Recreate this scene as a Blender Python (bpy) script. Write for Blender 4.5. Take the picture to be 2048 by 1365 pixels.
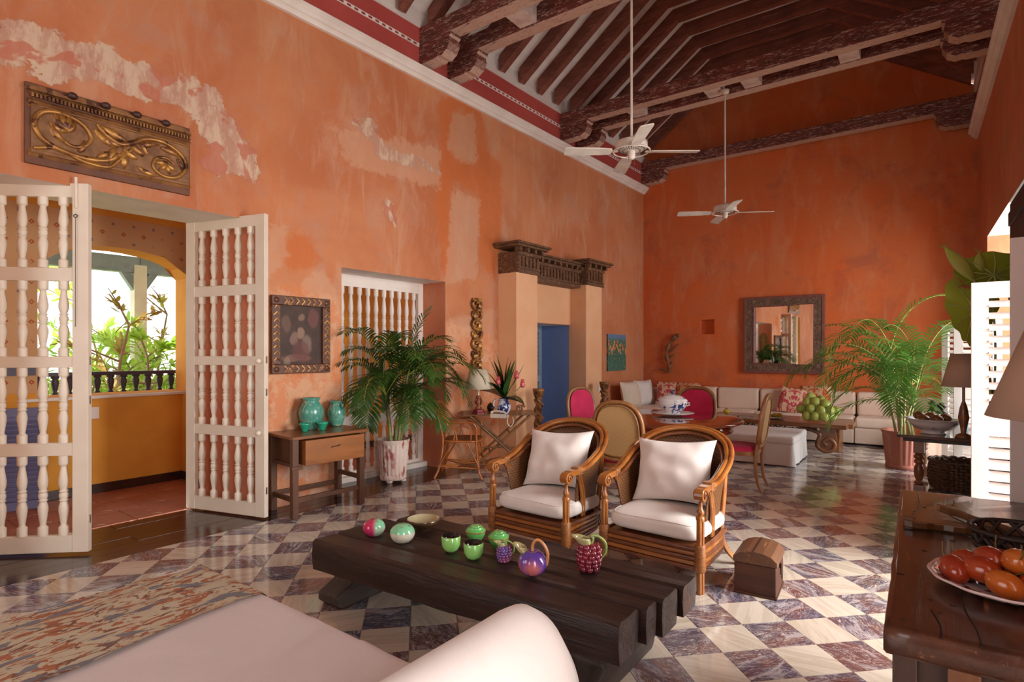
import bpy, math, random
import numpy as np
from math import sin, cos, pi, radians, sqrt, atan2, tan
from mathutils import Vector, Matrix, noise as mnoise
for o in list(bpy.data.objects): bpy.data.objects.remove(o, do_unlink=True)
S = bpy.context.scene
COL = S.collection
random.seed(7)
# ------------------------------------------------------------------ camera, sky, sun, lights, exposure
H = 1.44; FPX = 1140.0; Y0 = 705.0; TH = radians(36.6)
cam = bpy.data.cameras.new('camera'); cam_o = bpy.data.objects.new('camera', cam); COL.objects.link(cam_o)
cam.sensor_width = 36; cam.lens = 36*FPX/2048; cam.shift_y = (Y0-682.5)/2048; cam.clip_start = .05
cam_o.location = (0, 0, H); cam_o.rotation_euler = (pi/2, 0, TH)
S.camera = cam_o
S.view_settings.view_transform = 'Standard'; S.view_settings.look = 'None'
S.view_settings.exposure = 0.10; S.view_settings.gamma = 1.0; S.view_settings.use_curve_mapping = False
S.cycles.max_bounces = 10; S.cycles.diffuse_bounces = 6; S.cycles.glossy_bounces = 4
S.cycles.transparent_max_bounces = 12
S.cycles.sample_clamp_indirect = 6.0
w = bpy.data.worlds.new('sky'); S.world = w; w.use_nodes = True
bg = w.node_tree.nodes['Background']; bg.inputs[0].default_value = (1, .98, .95, 1); bg.inputs[1].default_value = 2.6
def lamp(name, kind, loc, rot, power, color, size=None, sy=None):
    l = bpy.data.lights.new(name, kind); l.energy = power; l.color = color
    if kind == 'AREA': l.shape = 'RECTANGLE'; l.size = size; l.size_y = sy
    if kind == 'SUN': l.angle = radians(2)
    o = bpy.data.objects.new(name, l); COL.objects.link(o); o.location = loc; o.rotation_euler = rot
    return o
def aim(d): return Vector(d).to_track_quat('-Z', 'Y').to_euler()
lamp('sun', 'SUN', (-10, 4, 8), aim((-.16, .12, -1)), 11.0, (1, .97, .9))
lamp('daylight_middle_window', 'AREA', (2.7, 3.85, 2.1), aim((-1, 0, -.32)), 440, (1, .975, .95), 2.4, 3.2)
lamp('daylight_far_window', 'AREA', (2.7, 8.3, 2.1), aim((-1, 0, -.30)), 270, (.96, .98, 1), 2.6, 3.2)
lamp('daylight_near_window', 'AREA', (2.6, .05, 2.0), aim((-1, .05, -.2)), 170, (1, .98, .97), 2.2, 3.0)
lamp('fill_behind_camera', 'AREA', (-2.6, -3.3, 2.4), aim((0, 1, .15)), 18, (1, .9, .8), 3.6, 2.8)  # weak warm fill added behind the camera, not daylight from any doorway
# ------------------------------------------------------------------ pixel -> place helpers (2048 x 1365 frame)
fv = Vector((-sin(TH), cos(TH), 0)); rv = Vector((cos(TH), sin(TH), 0)); CC = Vector((0, 0, H))
def ray(px, py): return fv + rv*((px-1024)/FPX) + Vector((0, 0, -(py-Y0)/FPX))
def at(px, py, z=0.0):
    d = ray(px, py); return CC + d*((z-H)/d.z)
AL = radians(1.1); dl = Vector((sin(AL), cos(AL), 0)); nl = Vector((cos(AL), -sin(AL), 0)); DL = -4.95
def Lpix(px, py, off=0.0):
    d = ray(px, py); t = ((nl*(DL+off)-CC).dot(nl))/d.dot(nl); P = CC+d*t; return (P.dot(dl), P.z)
CORN = dl*10.758 + nl*DL
df = Vector((1, .027, 0)).normalized(); nf = Vector((.027, -1, 0)).normalized()     # nf points into the room
def Fpix(px, py, off=0.0):
    d = ray(px, py); p0 = CORN + nf*off; t = (p0-CC).dot(nf)/d.dot(nf); P = CC+d*t; return ((P-CORN).dot(df), P.z)
RW0 = Vector((.776, 0, 0)); dr = Vector((-.0245, 1, 0)).normalized(); nr = Vector((-1, -.0245, 0)).normalized(); DRW = dr.copy()  # nr into the room
def LW(s, off, z): return dl*s + nl*(DL+off) + Vector((0, 0, z))
def RW(s, off, z): return RW0 + DRW*s + nr*off + Vector((0, 0, z))
def FW(s, off, z): return CORN + df*s + nf*off + Vector((0, 0, z))
# ------------------------------------------------------------------ mesh builder
class MB:
    def __init__(s): s.v = []; s.f = []; s.sm = []; s.M = Matrix.Identity(4)
    def add(s, vs, fs, smooth=False):
        n = len(s.v); M = s.M
        s.v += [tuple(M @ Vector(p)) for p in vs]
        s.f += [tuple(i+n for i in f) for f in fs]; s.sm += [smooth]*len(fs); return s
    def box(s, x0, x1, y0, y1, z0, z1):
        return s.add([(x0,y0,z0),(x1,y0,z0),(x1,y1,z0),(x0,y1,z0),(x0,y0,z1),(x1,y0,z1),(x1,y1,z1),(x0,y1,z1)],
              [(0,3,2,1),(4,5,6,7),(0,1,5,4),(1,2,6,5),(2,3,7,6),(3,0,4,7)])
    def bar(s, a, b, w, h, up=(0,0,1)):
        a = Vector(a); b = Vector(b); d = (b-a).normalized(); u = Vector(up); r = d.cross(u)
        if r.length < 1e-4: r = d.cross(Vector((1,0,0)))
        r.normalize(); u = r.cross(d)
        vs = [p + r*i*w/2 + u*j*h/2 for p in (a, b) for i, j in ((-1,-1),(1,-1),(1,1),(-1,1))]
        return s.add(vs, [(0,1,2,3),(7,6,5,4),(0,4,5,1),(1,5,6,2),(2,6,7,3),(3,7,4,0)])
    def prism(s, poly, a, b, fn):     # poly of (u,v); fn(u,v,t) -> point, t in {a,b}
        n = len(poly); vs = [fn(u, v, a) for u, v in poly] + [fn(u, v, b) for u, v in poly]
        fs = [tuple(range(n))[::-1], tuple(range(n, 2*n))] + [(i, (i+1) % n, n+(i+1) % n, n+i) for i in range(n)]
        return s.add(vs, fs)
    def lathe(s, prof, n=16, c=(0,0,0), smooth=True, sx=1, sy=1, cap=3):
        m = len(prof); vs = []; fs = []
        for r, z in prof:
            for k in range(n): a = 2*pi*k/n; vs.append((c[0]+r*cos(a)*sx, c[1]+r*sin(a)*sy, c[2]+z))
        for i in range(m-1):
            for k in range(n):
                k2 = (k+1) % n; fs.append((i*n+k, i*n+k2, (i+1)*n+k2, (i+1)*n+k))
        s.add(vs, fs, smooth)
        if prof[0][0] > 1e-4 and cap & 1: s.add(vs[:n], [tuple(range(n))[::-1]])
        if prof[-1][0] > 1e-4 and cap & 2: s.add(vs[-n:], [tuple(range(n))])
        return s
    def tube(s, pts, r, n=8, smooth=True, closed=False):
        pts = [Vector(p) for p in pts]; m = len(pts)
        rs = r if isinstance(r, (list, tuple)) else [r]*m
        vs = []; fs = []; ref = None
        for i, p in enumerate(pts):
            if closed: t = pts[(i+1) % m]-pts[i-1]
            else: t = pts[min(i+1, m-1)]-pts[max(i-1, 0)]
            t.normalize()
            if ref is None:
                ref = Vector((0,0,1)) if abs(t.z) < .9 else Vector((1,0,0))
            u = ref - t*ref.dot(t); u.normalize(); ref = u; v = t.cross(u)
            for k in range(n): a = 2*pi*k/n; vs.append(p + (u*cos(a)+v*sin(a))*rs[i])
        for i in range(m if closed else m-1):
            j = (i+1) % m
            for k in range(n): k2 = (k+1) % n; fs.append((i*n+k, i*n+k2, j*n+k2, j*n+k))
        s.add(vs, fs, smooth)
        if not closed: s.add(vs[:n], [tuple(range(n))[::-1]]); s.add(vs[-n:], [tuple(range(n))])
        return s
    def surf(s, fn, nu, nv, cu=False, cv=False, smooth=True):
        vs = [fn(i/(nu if cu else nu-1), j/(nv if cv else nv-1)) for i in range(nu) for j in range(nv)]
        fs = []
        for i in range(nu if cu else nu-1):
            for j in range(nv if cv else nv-1):
                i2 = (i+1) % nu; j2 = (j+1) % nv
                fs.append((i*nv+j, i2*nv+j, i2*nv+j2, i*nv+j2))
        return s.add(vs, fs, smooth)
    def ball(s, c, r, n=12, m=8, rz=None, ry=None):
        rz = rz or r; ry = ry or r
        def fn(u, v): a = 2*pi*u; b = pi*v; return (c[0]+r*cos(a)*sin(b), c[1]+ry*sin(a)*sin(b), c[2]-rz*cos(b))
        return s.surf(fn, n, m, cu=True)
    def pillow(s, w, h, t, nu=14, nv=14, pinch=.07, lump=.0, seed=0, p=2.6):
        for sg in (1, -1):
            def fn(a, b):
                u = a*2-1; v = b*2-1
                e = (1-abs(u)**p)*(1-abs(v)**p); z = sg*t/2*max(e, 0)**.55
                k = 1 - pinch*(1-abs(u)**2)*(abs(v)**2); k2 = 1 - pinch*(1-abs(v)**2)*(abs(u)**2)
                q = lump*mnoise.noise(Vector((u*2.2+seed, v*2.2, sg)))*max(e,0)**.5
                return (u*w/2*k2, v*h/2*k, z+q)
            s.surf(fn, nu, nv) if sg > 0 else s.surf(lambda a, b: fn(1-a, b), nu, nv)
        return s
def build(name, mb, mat, parent=None, loc=None, rot=None, bev=0, seg=2, sub=0, solid=0):
    me = bpy.data.meshes.new(name); me.from_pydata(mb.v, [], mb.f)
    me.polygons.foreach_set('use_smooth', mb.sm)
    mats = mat if isinstance(mat, (list, tuple)) else [mat]
    for m in mats: me.materials.append(m)
    me.update()
    o = bpy.data.objects.new(name, me); COL.objects.link(o)
    if parent is not None: o.parent = parent
    if loc is not None: o.location = loc
    if rot is not None: o.rotation_euler = rot
    if solid: m = o.modifiers.new('s', 'SOLIDIFY'); m.thickness = solid; m.offset = 0
    if bev: m = o.modifiers.new('b', 'BEVEL'); m.width = bev; m.segments = seg; m.limit_method = 'ANGLE'; m.angle_limit = radians(40)
    if sub: m = o.modifiers.new('u', 'SUBSURF'); m.levels = sub; m.render_levels = sub
    return o
def thing(name, label, cat, loc=(0,0,0), rz=0, group=None, rot=None):
    o = bpy.data.objects.new(name, None); COL.objects.link(o); o.empty_display_size = .1
    o.location = loc; o.rotation_euler = rot if rot else (0, 0, rz); o['label'] = label; o['category'] = cat
    if group: o['group'] = group
    return o
def tag(o, label, cat, group=None):
    o['label'] = label; o['category'] = cat
    if group: o['group'] = group
    return o
def struct(o): o['kind'] = 'structure'; return o
def sroot(name, loc=(0,0,0), rz=0):
    o = bpy.data.objects.new(name, None); COL.objects.link(o); o.empty_display_size = .1; o.location = loc; o.rotation_euler = (0,0,rz); o['kind'] = 'structure'
    return o
def dup(o, parent=None, loc=None, rot=None):
    c = o.copy(); COL.objects.link(c)
    if parent is not None: c.parent = parent
    if loc is not None: c.location = loc
    if rot is not None: c.rotation_euler = rot
    return c
def duptree(o, loc, rz=None, label=None):
    r = o.copy(); COL.objects.link(r); r.location = loc
    if rz is not None: r.rotation_euler = (0, 0, rz)
    if label: r['label'] = label
    for ch in list(o.children):
        c = ch.copy(); COL.objects.link(c); c.parent = r
        for g in list(ch.children):
            d = g.copy(); COL.objects.link(d); d.parent = c
    return r
def lerp(a, b, t): return a+(b-a)*t
def spline(pts, n=8):       # catmull-rom
    P = [Vector(p) for p in pts]; P = [P[0]*2-P[1]] + P + [P[-1]*2-P[-2]]; out = []
    for i in range(1, len(P)-2):
        for k in range(n):
            t = k/n; a, b, c, d = P[i-1:i+3]
            out.append(.5*((2*b)+(c-a)*t+(2*a-5*b+4*c-d)*t*t+(3*b-a-3*c+d)*t**3))
    out.append(P[-2]); return out
# ------------------------------------------------------------------ materials
class NT:
    def __init__(s, name):
        m = bpy.data.materials.new(name); m.use_nodes = True; s.m = m; s.t = m.node_tree; s.b = s.t.nodes['Principled BSDF']; s.tc = None
    def n(s, typ, ins=None, **kw):
        x = s.t.nodes.new(typ)
        for k, v in kw.items(): setattr(x, k, v)
        for k, v in (ins or {}).items(): s.set(x.inputs[k], v)
        return x
    def set(s, inp, v):
        if isinstance(v, bpy.types.NodeSocket): s.t.links.new(v, inp)
        elif isinstance(v, (tuple, list)) and len(v) == 3 and inp.type == 'RGBA': inp.default_value = (*v, 1)
        else: inp.default_value = v
    def coord(s, scale=(1,1,1), off=None, rot=(0,0,0)):
        if s.tc is None: s.tc = s.n('ShaderNodeTexCoord').outputs['Object']
        mp = s.n('ShaderNodeMapping', {'Vector': s.tc, 'Scale': scale, 'Rotation': rot})
        if off is not None: s.set(mp.inputs['Location'], off)
        return mp.outputs[0]
    def noise(s, scale, vec=None, detail=4, rough=.55, dist=0.0):
        return s.n('ShaderNodeTexNoise', {'Scale': scale, 'Detail': detail, 'Roughness': rough, 'Distortion': dist, **({'Vector': vec} if vec is not None else {'Vector': s.coord()})}).outputs['Fac']
    def ramp(s, fac, a, b):      # smooth 0..1 between a and b
        return s.n('ShaderNodeMapRange', {'Value': fac, 'From Min': a, 'From Max': b}, interpolation_type='SMOOTHSTEP').outputs[0]
    def mix(s, fac, a, b, mode='MIX'):
        x = s.n('ShaderNodeMix', data_type='RGBA', blend_type=mode); s.set(x.inputs[0], fac); s.set(x.inputs[6], a); s.set(x.inputs[7], b); return x.outputs[2]
    def math(s, op, a, b=0.0, c=0.0):
        x = s.n('ShaderNodeMath', operation=op); s.set(x.inputs[0], a); s.set(x.inputs[1], b); s.set(x.inputs[2], c); return x.outputs[0]
    def attr(s, name): return s.n('ShaderNodeAttribute', attribute_name=name).outputs['Fac']
    def bump(s, h, strength=.3, dist=.01):
        x = s.n('ShaderNodeBump', {'Height': h, 'Strength': strength, 'Distance': dist}); s.t.links.new(x.outputs[0], s.b.inputs['Normal'])
    def out(s, col, rough=.6, metal=0.0, spec=.5, coat=0.0):
        s.set(s.b.inputs['Base Color'], col); s.set(s.b.inputs['Roughness'], rough); s.set(s.b.inputs['Metallic'], metal)
        s.b.inputs['Specular IOR Level'].default_value = spec; s.b.inputs['Coat Weight'].default_value = coat; s.b.inputs['Coat Roughness'].default_value = .08
        return s.m
def sm(name, c1, c2=None, rough=.6, scale=6, st=(1,1,1), c3=None, s3=30, t3=.62, bump=.15, bs=60, bst=None, metal=0.0, spec=.5, coat=0.0, bd=.004, dist=0.0, w3=.06):
    t = NT(name); c2 = c2 or tuple(x*.75 for x in c1)
    col = t.mix(t.ramp(t.noise(scale, t.coord(st), dist=dist), .3, .7), c1, c2)
    if c3: col = t.mix(t.ramp(t.noise(s3, t.coord(st), detail=6), t3, t3+w3), col, c3)
    if bump: t.bump(t.noise(bs, t.coord(bst or st)), bump, bd)
    return t.out(col, rough, metal, spec, coat)
def wood(name, c1, c2, axis='x', rough=.45, coat=0.0, c3=None, bump=.3, g=1.0, spec=.5, bd=.004):
    st = {'x': (1.2*g, 14*g, 14*g), 'y': (14*g, 1.2*g, 14*g), 'z': (14*g, 14*g, 1.2*g)}[axis]
    t = NT(name); v = t.coord(st)
    n1 = t.noise(1.0, v, detail=6, rough=.65, dist=.6); n2 = t.noise(1.7, t.coord((2, 2, 2)), detail=3)
    col = t.mix(t.ramp(n1, .32, .68), c1, c2)
    col = t.mix(t.math('MULTIPLY', t.ramp(n2, .35, .75), .5), col, tuple(x*.55 for x in c1))
    if c3: col = t.mix(t.ramp(t.noise(2.2, t.coord(tuple(x*1.6 for x in st)), detail=6, rough=.7), .60, .70), col, c3)
    t.bump(n1, bump, bd); return t.out(col, rough, 0, spec, coat)
# ------------------------------------------------------------------ plaster and setting materials
def plaster(name, base, base2, pale, deep, grey, attrs=True, sat=1.0):
    t = NT(name); v = t.coord((1,1,1)); vz = t.coord((1.6,1.6,.5))
    big = t.noise(.75, v, 5, .6, .4); mid = t.noise(2.6, vz, 6, .62, .8); fine = t.noise(16, v, 6, .7); drip = t.noise(3.2, t.coord((1,1,.16)), 4, .6)
    col = t.mix(t.ramp(big, .35, .65), base, base2)
    col = t.mix(t.math('MULTIPLY', t.ramp(t.noise(1.7, v, 7, .7, .6), .50, .68), .55), col, grey)
    col = t.mix(t.math('MULTIPLY', t.ramp(mid, .48, .72), .55), col, pale)
    col = t.mix(t.math('MULTIPLY', t.ramp(drip, .55, .75), .45), col, deep)
    col = t.mix(t.math('MULTIPLY', t.ramp(fine, .55, .75), .18), col, grey)
    edge = t.noise(7, v, 8, .7, .5)
    if attrs:
        w = t.math('MULTIPLY', t.math('SUBTRACT', edge, .5), .34)
        def mask(a, s=.015): return t.ramp(t.math('ADD', t.attr(a), w), -s, s)
        m = mask('orange', .05); col = t.mix(t.math('MULTIPLY', m, .72), col, deep)
        m = mask('pale', .03); col = t.mix(t.math('MULTIPLY', m, .6), col, pale)
        m2 = mask('peel', .008)
        pc = t.mix(t.ramp(t.noise(9, t.coord((1,1,.35)), 8, .75), .42, .6), (.50,.27,.19), (.63,.46,.33))
        pc = t.mix(t.math('MULTIPLY', t.ramp(t.noise(3.1, v, 3, .5, 1.0), .56, .60), .8), pc, (.50,.15,.09))
        col = t.mix(m2, col, pc)
        m3 = mask('grey', .02); col = t.mix(t.math('MULTIPLY', m3, .8), col, t.mix(t.ramp(fine, .4, .6), (.55,.45,.38), (.42,.34,.36)))
        m4 = mask('low', .05)
        lo = t.mix(t.ramp(t.noise(4.5, t.coord((1,1,.8)), 8, .75, .3), .46, .56), (.72,.42,.25), (.72,.24,.09))
        col = t.mix(t.math('MULTIPLY', m4, .55), col, lo)
        hgt = t.math('ADD', t.math('MULTIPLY', m2, -.6), t.math('MULTIPLY', edge, .6))
    else: hgt = edge
    crack = t.n('ShaderNodeTexVoronoi', {'Vector': t.coord((1,1,1)), 'Scale': 1.3}, feature='DISTANCE_TO_EDGE').outputs[0]
    cm = t.math('MULTIPLY', t.ramp(crack, .012, .0), t.ramp(t.noise(1.1, v), .55, .62))
    col = t.mix(t.math('MULTIPLY', cm, .12), col, tuple(x*.45 for x in deep))
    t.bump(t.math('ADD', hgt, t.math('MULTIPLY', fine, .35)), .45, .02)
    return t.out(col, .8, 0, .25)
m_wallL = plaster('plaster_left', (.58,.23,.105), (.48,.155,.065), (.62,.34,.21), (.57,.145,.035), (.50,.26,.18))
m_wallF = plaster('plaster_far', (.56,.155,.055), (.60,.125,.03), (.58,.22,.11), (.52,.09,.015), (.34,.10,.06), attrs=False)
m_wallR = plaster('plaster_right', (.58,.20,.10), (.52,.15,.07), (.60,.28,.17), (.48,.12,.04), (.4,.2,.14), attrs=False)
m_peach = sm('peach_paint', (.80,.46,.26), (.76,.40,.21), .7, 2, bump=.1, bs=20)
m_white = sm('white_trim', (.80,.74,.68), (.70,.63,.57), .6, 3, bump=.15, bs=30)
m_board = sm('white_board', (.74,.68,.64), (.66,.59,.55), .6, 3, st=(3,.4,3), bump=.1)
m_red = sm('red_frieze', (.46,.075,.06), (.38,.055,.045), .7, 1.5, bump=.08)
m_frieze_pink = sm('faded_red', (.42,.10,.07), (.36,.075,.055), .7, 1.5, bump=.08)
def dentil_mat(name='dentil_band'):
    t = NT(name); s = t.n('ShaderNodeSeparateXYZ', {0: t.coord((1,1,1))})
    y = t.math('FRACT', t.math('MULTIPLY', s.outputs[0], 11.0)); z = t.math('ABSOLUTE', s.outputs[2])
    a = t.math('GREATER_THAN', y, .45); b = t.math('LESS_THAN', z, .012)
    return t.out(t.mix(t.math('MULTIPLY', a, b), (.75,.70,.66), (.30,.035,.03)), .6)
m_dentil = dentil_mat()
def beam_mat():
    t = NT('distressed_beam'); v = t.coord((2.2, 13, 13)); v2 = t.coord((5, 26, 26))
    n = t.noise(1.5, v, 6, .7, .6); n2 = t.noise(2.0, v2, 5, .8, .8)
    col = t.mix(t.ramp(n, .3, .7), (.20,.040,.026), (.075,.018,.013))
    fl = t.ramp(n2, .54, .60)
    g = t.n('ShaderNodeNewGeometry').outputs['Normal']; dz = t.n('ShaderNodeSeparateXYZ', {0: g}).outputs[2]
    under = t.ramp(dz, -.3, -.8)      # undersides lost most of their paint
    fl = t.math('MAXIMUM', fl, t.math('MULTIPLY', under, t.ramp(n2, .33, .48)))
    col = t.mix(t.math('MULTIPLY', fl, .8), col, (.62,.44,.35))
    t.bump(n2, .5, .01); return t.out(col, .65)
m_beam = beam_mat()
m_rafter = wood('rafter_wood', (.15,.040,.024), (.25,.080,.05), 'x', .6, c3=(.42,.24,.18), bump=.3)
m_block = sm('white_block', (.62,.52,.46), (.45,.33,.28), .7, 8, bump=.3)
def marble(name, dark):
    t = NT(name); oi = t.n('ShaderNodeObjectInfo').outputs['Random']; gi = t.n('ShaderNodeNewGeometry').outputs['Random Per Island']
    r = t.math('ADD', t.math('MULTIPLY', oi, 37.0), t.math('MULTIPLY', gi, 53.0))
    off = t.n('ShaderNodeCombineXYZ', {0: r, 1: t.math('MULTIPLY', r, 1.7), 2: t.math('MULTIPLY', r, .37)}).outputs[0]
    rnd = t.math('FRACT', t.math('MULTIPLY', r, 3.31))
    vr = t.n('ShaderNodeVectorRotate', {'Vector': t.coord((1,1,1)), 'Angle': t.math('MULTIPLY', r, 2.0)}, rotation_type='Z_AXIS').outputs[0]
    v = t.n('ShaderNodeVectorMath', {0: vr, 1: off}, operation='ADD').outputs[0]
    if dark:
        v2 = t.n('ShaderNodeMapping', {'Vector': v, 'Scale': (2.4, 6.5, 2.4)}).outputs[0]
        n = t.noise(1.0, v2, 8, .72, 2.4); n2 = t.noise(.8, v2, 4, .6, 1.6); n3 = t.noise(1.7, v2, 7, .7, 3.0)
        c = t.mix(t.ramp(n2, .38, .62), (.085,.095,.15), (.17,.085,.08))
        c = t.mix(t.math('MULTIPLY', rnd, .35), c, (.16,.075,.065))
        c = t.mix(t.math('MULTIPLY', t.ramp(n, .50, .60), .8), c, (.44,.40,.42))
        c = t.mix(t.math('MULTIPLY', t.ramp(n3, .58, .66), t.math('GREATER_THAN', rnd, .45)), c, (.62,.56,.50))
        vein = t.math('ABSOLUTE', t.math('SUBTRACT', n3, .5))
        c = t.mix(t.math('MULTIPLY', t.ramp(vein, .018, .0), .7), c, (.72,.66,.62))
        vein2 = t.math('ABSOLUTE', t.math('SUBTRACT', n, .42))
        c = t.mix(t.math('MULTIPLY', t.ramp(vein2, .02, .0), .6), c, (.10,.03,.025))
    else:
        v2 = t.n('ShaderNodeMapping', {'Vector': v, 'Scale': (2, 22, 5)}).outputs[0]
        n = t.noise(1.0, v2, 7, .7, .7)
        c = t.mix(t.ramp(n, .35, .7), (.64,.57,.47), (.48,.41,.32))
        c = t.mix(t.math('MULTIPLY', rnd, .25), c, (.69,.62,.55))
        vein = t.math('ABSOLUTE', t.math('SUBTRACT', n, .55)); c = t.mix(t.math('MULTIPLY', t.ramp(vein, .012, .0), .5), c, (.38,.26,.19))
    rg = t.math('ADD', .04, t.math('MULTIPLY', t.noise(3, t.coord((1,1,1)), 3), .12))
    return t.out(c, rg, 0, .85)
m_tileD = marble('dark_marble', True); m_tileL = marble('cream_marble', False)
m_grout = sm('grout', (.42,.30,.20), (.3,.2,.13), .8, 10)
m_plank = wood('dark_floorboard', (.052,.022,.015), (.03,.014,.010), 'x', .16, bump=.12, spec=.9)
m_terra = sm('terracotta', (.40,.135,.075), (.30,.09,.05), .55, 4, c3=(.55,.33,.24), s3=9, t3=.60, bump=.25, bs=20)
m_yellow = sm('yellow_ochre_paint', (.78,.36,.045), (.68,.28,.03), .8, 2, bump=.15, bs=15)
def motif_mat():
    t = NT('stencilled_plaster'); v = t.coord((1,1,1)); s = t.n('ShaderNodeSeparateXYZ', {0: v})
    y = t.math('MULTIPLY', s.outputs[1], 5.2); z = t.math('MULTIPLY', s.outputs[2], 5.2)
    u = t.math('ADD', y, z); w_ = t.math('SUBTRACT', y, z)
    fu = t.math('ABSOLUTE', t.math('SUBTRACT', t.math('FRACT', u), .5)); fw = t.math('ABSOLUTE', t.math('SUBTRACT', t.math('FRACT', w_), .5))
    d = t.math('MAXIMUM', fu, fw); d2 = t.math('MINIMUM', t.math('ADD', fu, .0), t.math('ADD', fw, .0))
    par = t.math('FRACT', t.math('MULTIPLY', t.math('ADD', t.math('FLOOR', u), t.math('FLOOR', w_)), .5))
    dia = t.math('MULTIPLY', t.math('LESS_THAN', d, .13), t.math('GREATER_THAN', d, .05))
    crs = t.math('MULTIPLY', t.math('LESS_THAN', d, .14), t.math('LESS_THAN', d2, .035))
    base = t.mix(t.noise(2, v), (.66,.40,.20), (.56,.30,.13))
    a = t.mix(t.math('MULTIPLY', dia, t.math('LESS_THAN', par, .25)), base, (.42,.09,.03))
    a = t.mix(t.math('MULTIPLY', crs, t.math('GREATER_THAN', par, .25)), a, (.16,.15,.20))
    wear = t.ramp(t.noise(6, v, 5), .38, .5); return t.out(t.mix(wear, base, a), .85)
m_motif = motif_mat()
m_blue = sm('blue_paint', (.20,.32,.62), (.17,.27,.55), .7, 1.6, st=(1,1,.4), bump=.1, c3=(.30,.42,.66), s3=3, t3=.6, w3=.2)
m_bluegrey = sm('blue_grey_paint', (.36,.46,.54), (.30,.40,.48), .5)
m_door = sm('cream_door_paint', (.80,.70,.58), (.74,.63,.51), .45, 3, bump=.06)
m_shutter = sm('white_shutter_paint', (.66,.61,.58), (.62,.56,.53), .5, 3, bump=.06)
m_navy = sm('navy_door_paint', (.018,.022,.035), (.012,.015,.025), .6)
m_purple = sm('dark_balustrade', (.065,.055,.085), (.05,.04,.07), .5)
m_chrome = sm('metal', (.6,.58,.55), rough=.3, metal=1.0, bump=0)
m_iron = sm('dark_iron', (.03,.025,.02), rough=.5, metal=.6)
# ------------------------------------------------------------------ floor: marble tiles on the diagonal, dark boards along the left wall
floor = sroot('floor')
gm = MB(); gm.box(-4.75, 1.2, -4, 11.3, -.05, -.004); build('grout_bed', gm, m_grout, floor)
TI = .2475; TROT = TH + radians(8.9)
import itertools
d2 = Vector((cos(TROT), sin(TROT), 0)); d1 = Vector((sin(TROT), -cos(TROT), 0))
T00 = at(1435.5, 1208.5, 0)
def clip(poly, n, d):
    out = []
    for i in range(len(poly)):
        a, b = poly[i], poly[(i+1) % len(poly)]; da, db = a.dot(n)-d, b.dot(n)-d
        if da >= 0: out.append(a)
        if da*db < 0: out.append(a+(b-a)*(da/(da-db)))
    return out
BL = -4.62
tmb = MB(); g_ = TI/2-.0016; tmb.box(-g_, g_, -g_, g_, -.012, 0)
meD = None; cand = []; restD = MB(); restL = MB(); cutn = 0
for i in range(-46, 26):
    for j in range(-34, 36):
        c = T00 + d1*((i+.5)*TI) + d2*((j+.5)*TI)
        if c.y < -3.8 or c.y > 11.4 or c.x < -5.2 or c.x > 1.1: continue
        e1 = d1*g_; e2 = d2*g_; full = [c-e1-e2, c+e1-e2, c+e1+e2, c-e1+e2]; p = full
        p = clip(p, nl, BL+.002)
        if len(p) > 2: p = clip(p, nr, RW0.dot(nr)-.0)
        if len(p) > 2: p = clip(p, nf, CORN.dot(nf))
        if len(p) < 3: continue
        cut = not (len(p) == 4 and all((a-b).length < 1e-5 for a, b in zip(p, full)))
        v = c-CC; wd = v.dot(fv); vis = False
        if wd > .9:
            px = 1024+FPX*v.dot(rv)/wd; py = Y0+FPX*H/wd
            vis = -30 < px < 2078 and py < 1400
        if vis and px > 1790 and py > 990: vis = False
        if vis and py > 1165 and px < 690 : vis = px > 440 and py < 1330
        cand.append((0 if vis else 1, wd if vis else 99, (i+j) % 2, c, p, cut))
cand.sort(key=lambda q: (q[0], q[1])); protos = {}
nd = 0
for vis, wd, dk, c, p, cut in cand:
    mt = m_tileD if dk else m_tileL
    if not vis and nd < 298:
        nd += 1
        if not cut:
            if dk not in protos: protos[dk] = build('marble_tile', tmb, mt, floor, c, (0,0,TROT)); continue
            dup(protos[dk], floor, c)
        else:
            mb = MB(); mb.prism([(q.x-c.x, q.y-c.y) for q in p], -.012, 0, lambda u, v, t: (u, v, t)); build('marble_tile', mb, mt, floor, c)
    else:
        (restD if dk else restL).prism([(q.x, q.y) for q in p], -.012, 0, lambda u, v, t: (u, v, t))
for mb, mt in ((restD, m_tileD), (restL, m_tileL)):
    o = build('marble_tile_field', mb, mt, floor); o['kind'] = 'stuff'
# floorboards (local x along the wall)
bo = sroot('floor_2', (0,0,0), atan2(dl.y, dl.x))
def LL(s, off): return (s, -(DL+off))     # local coordinates of the left-wall frame: x = s, y = outward
k = 0
for r in range(6):
    o0 = -.58+r*.1515; s = -3.5+(r % 3)*.9
    while s < 10.7:
        e = min(s+2.6, 10.7); mb = MB(); (a, b), (c_, d_) = LL(s, o0), LL(e, o0+.149); mb.box(a, c_-.003, min(b, d_), max(b, d_), -.02, -.001 + .0012*((k*7) % 3)); build('floorboard', mb, m_plank, bo); s = e; k += 1
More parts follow.
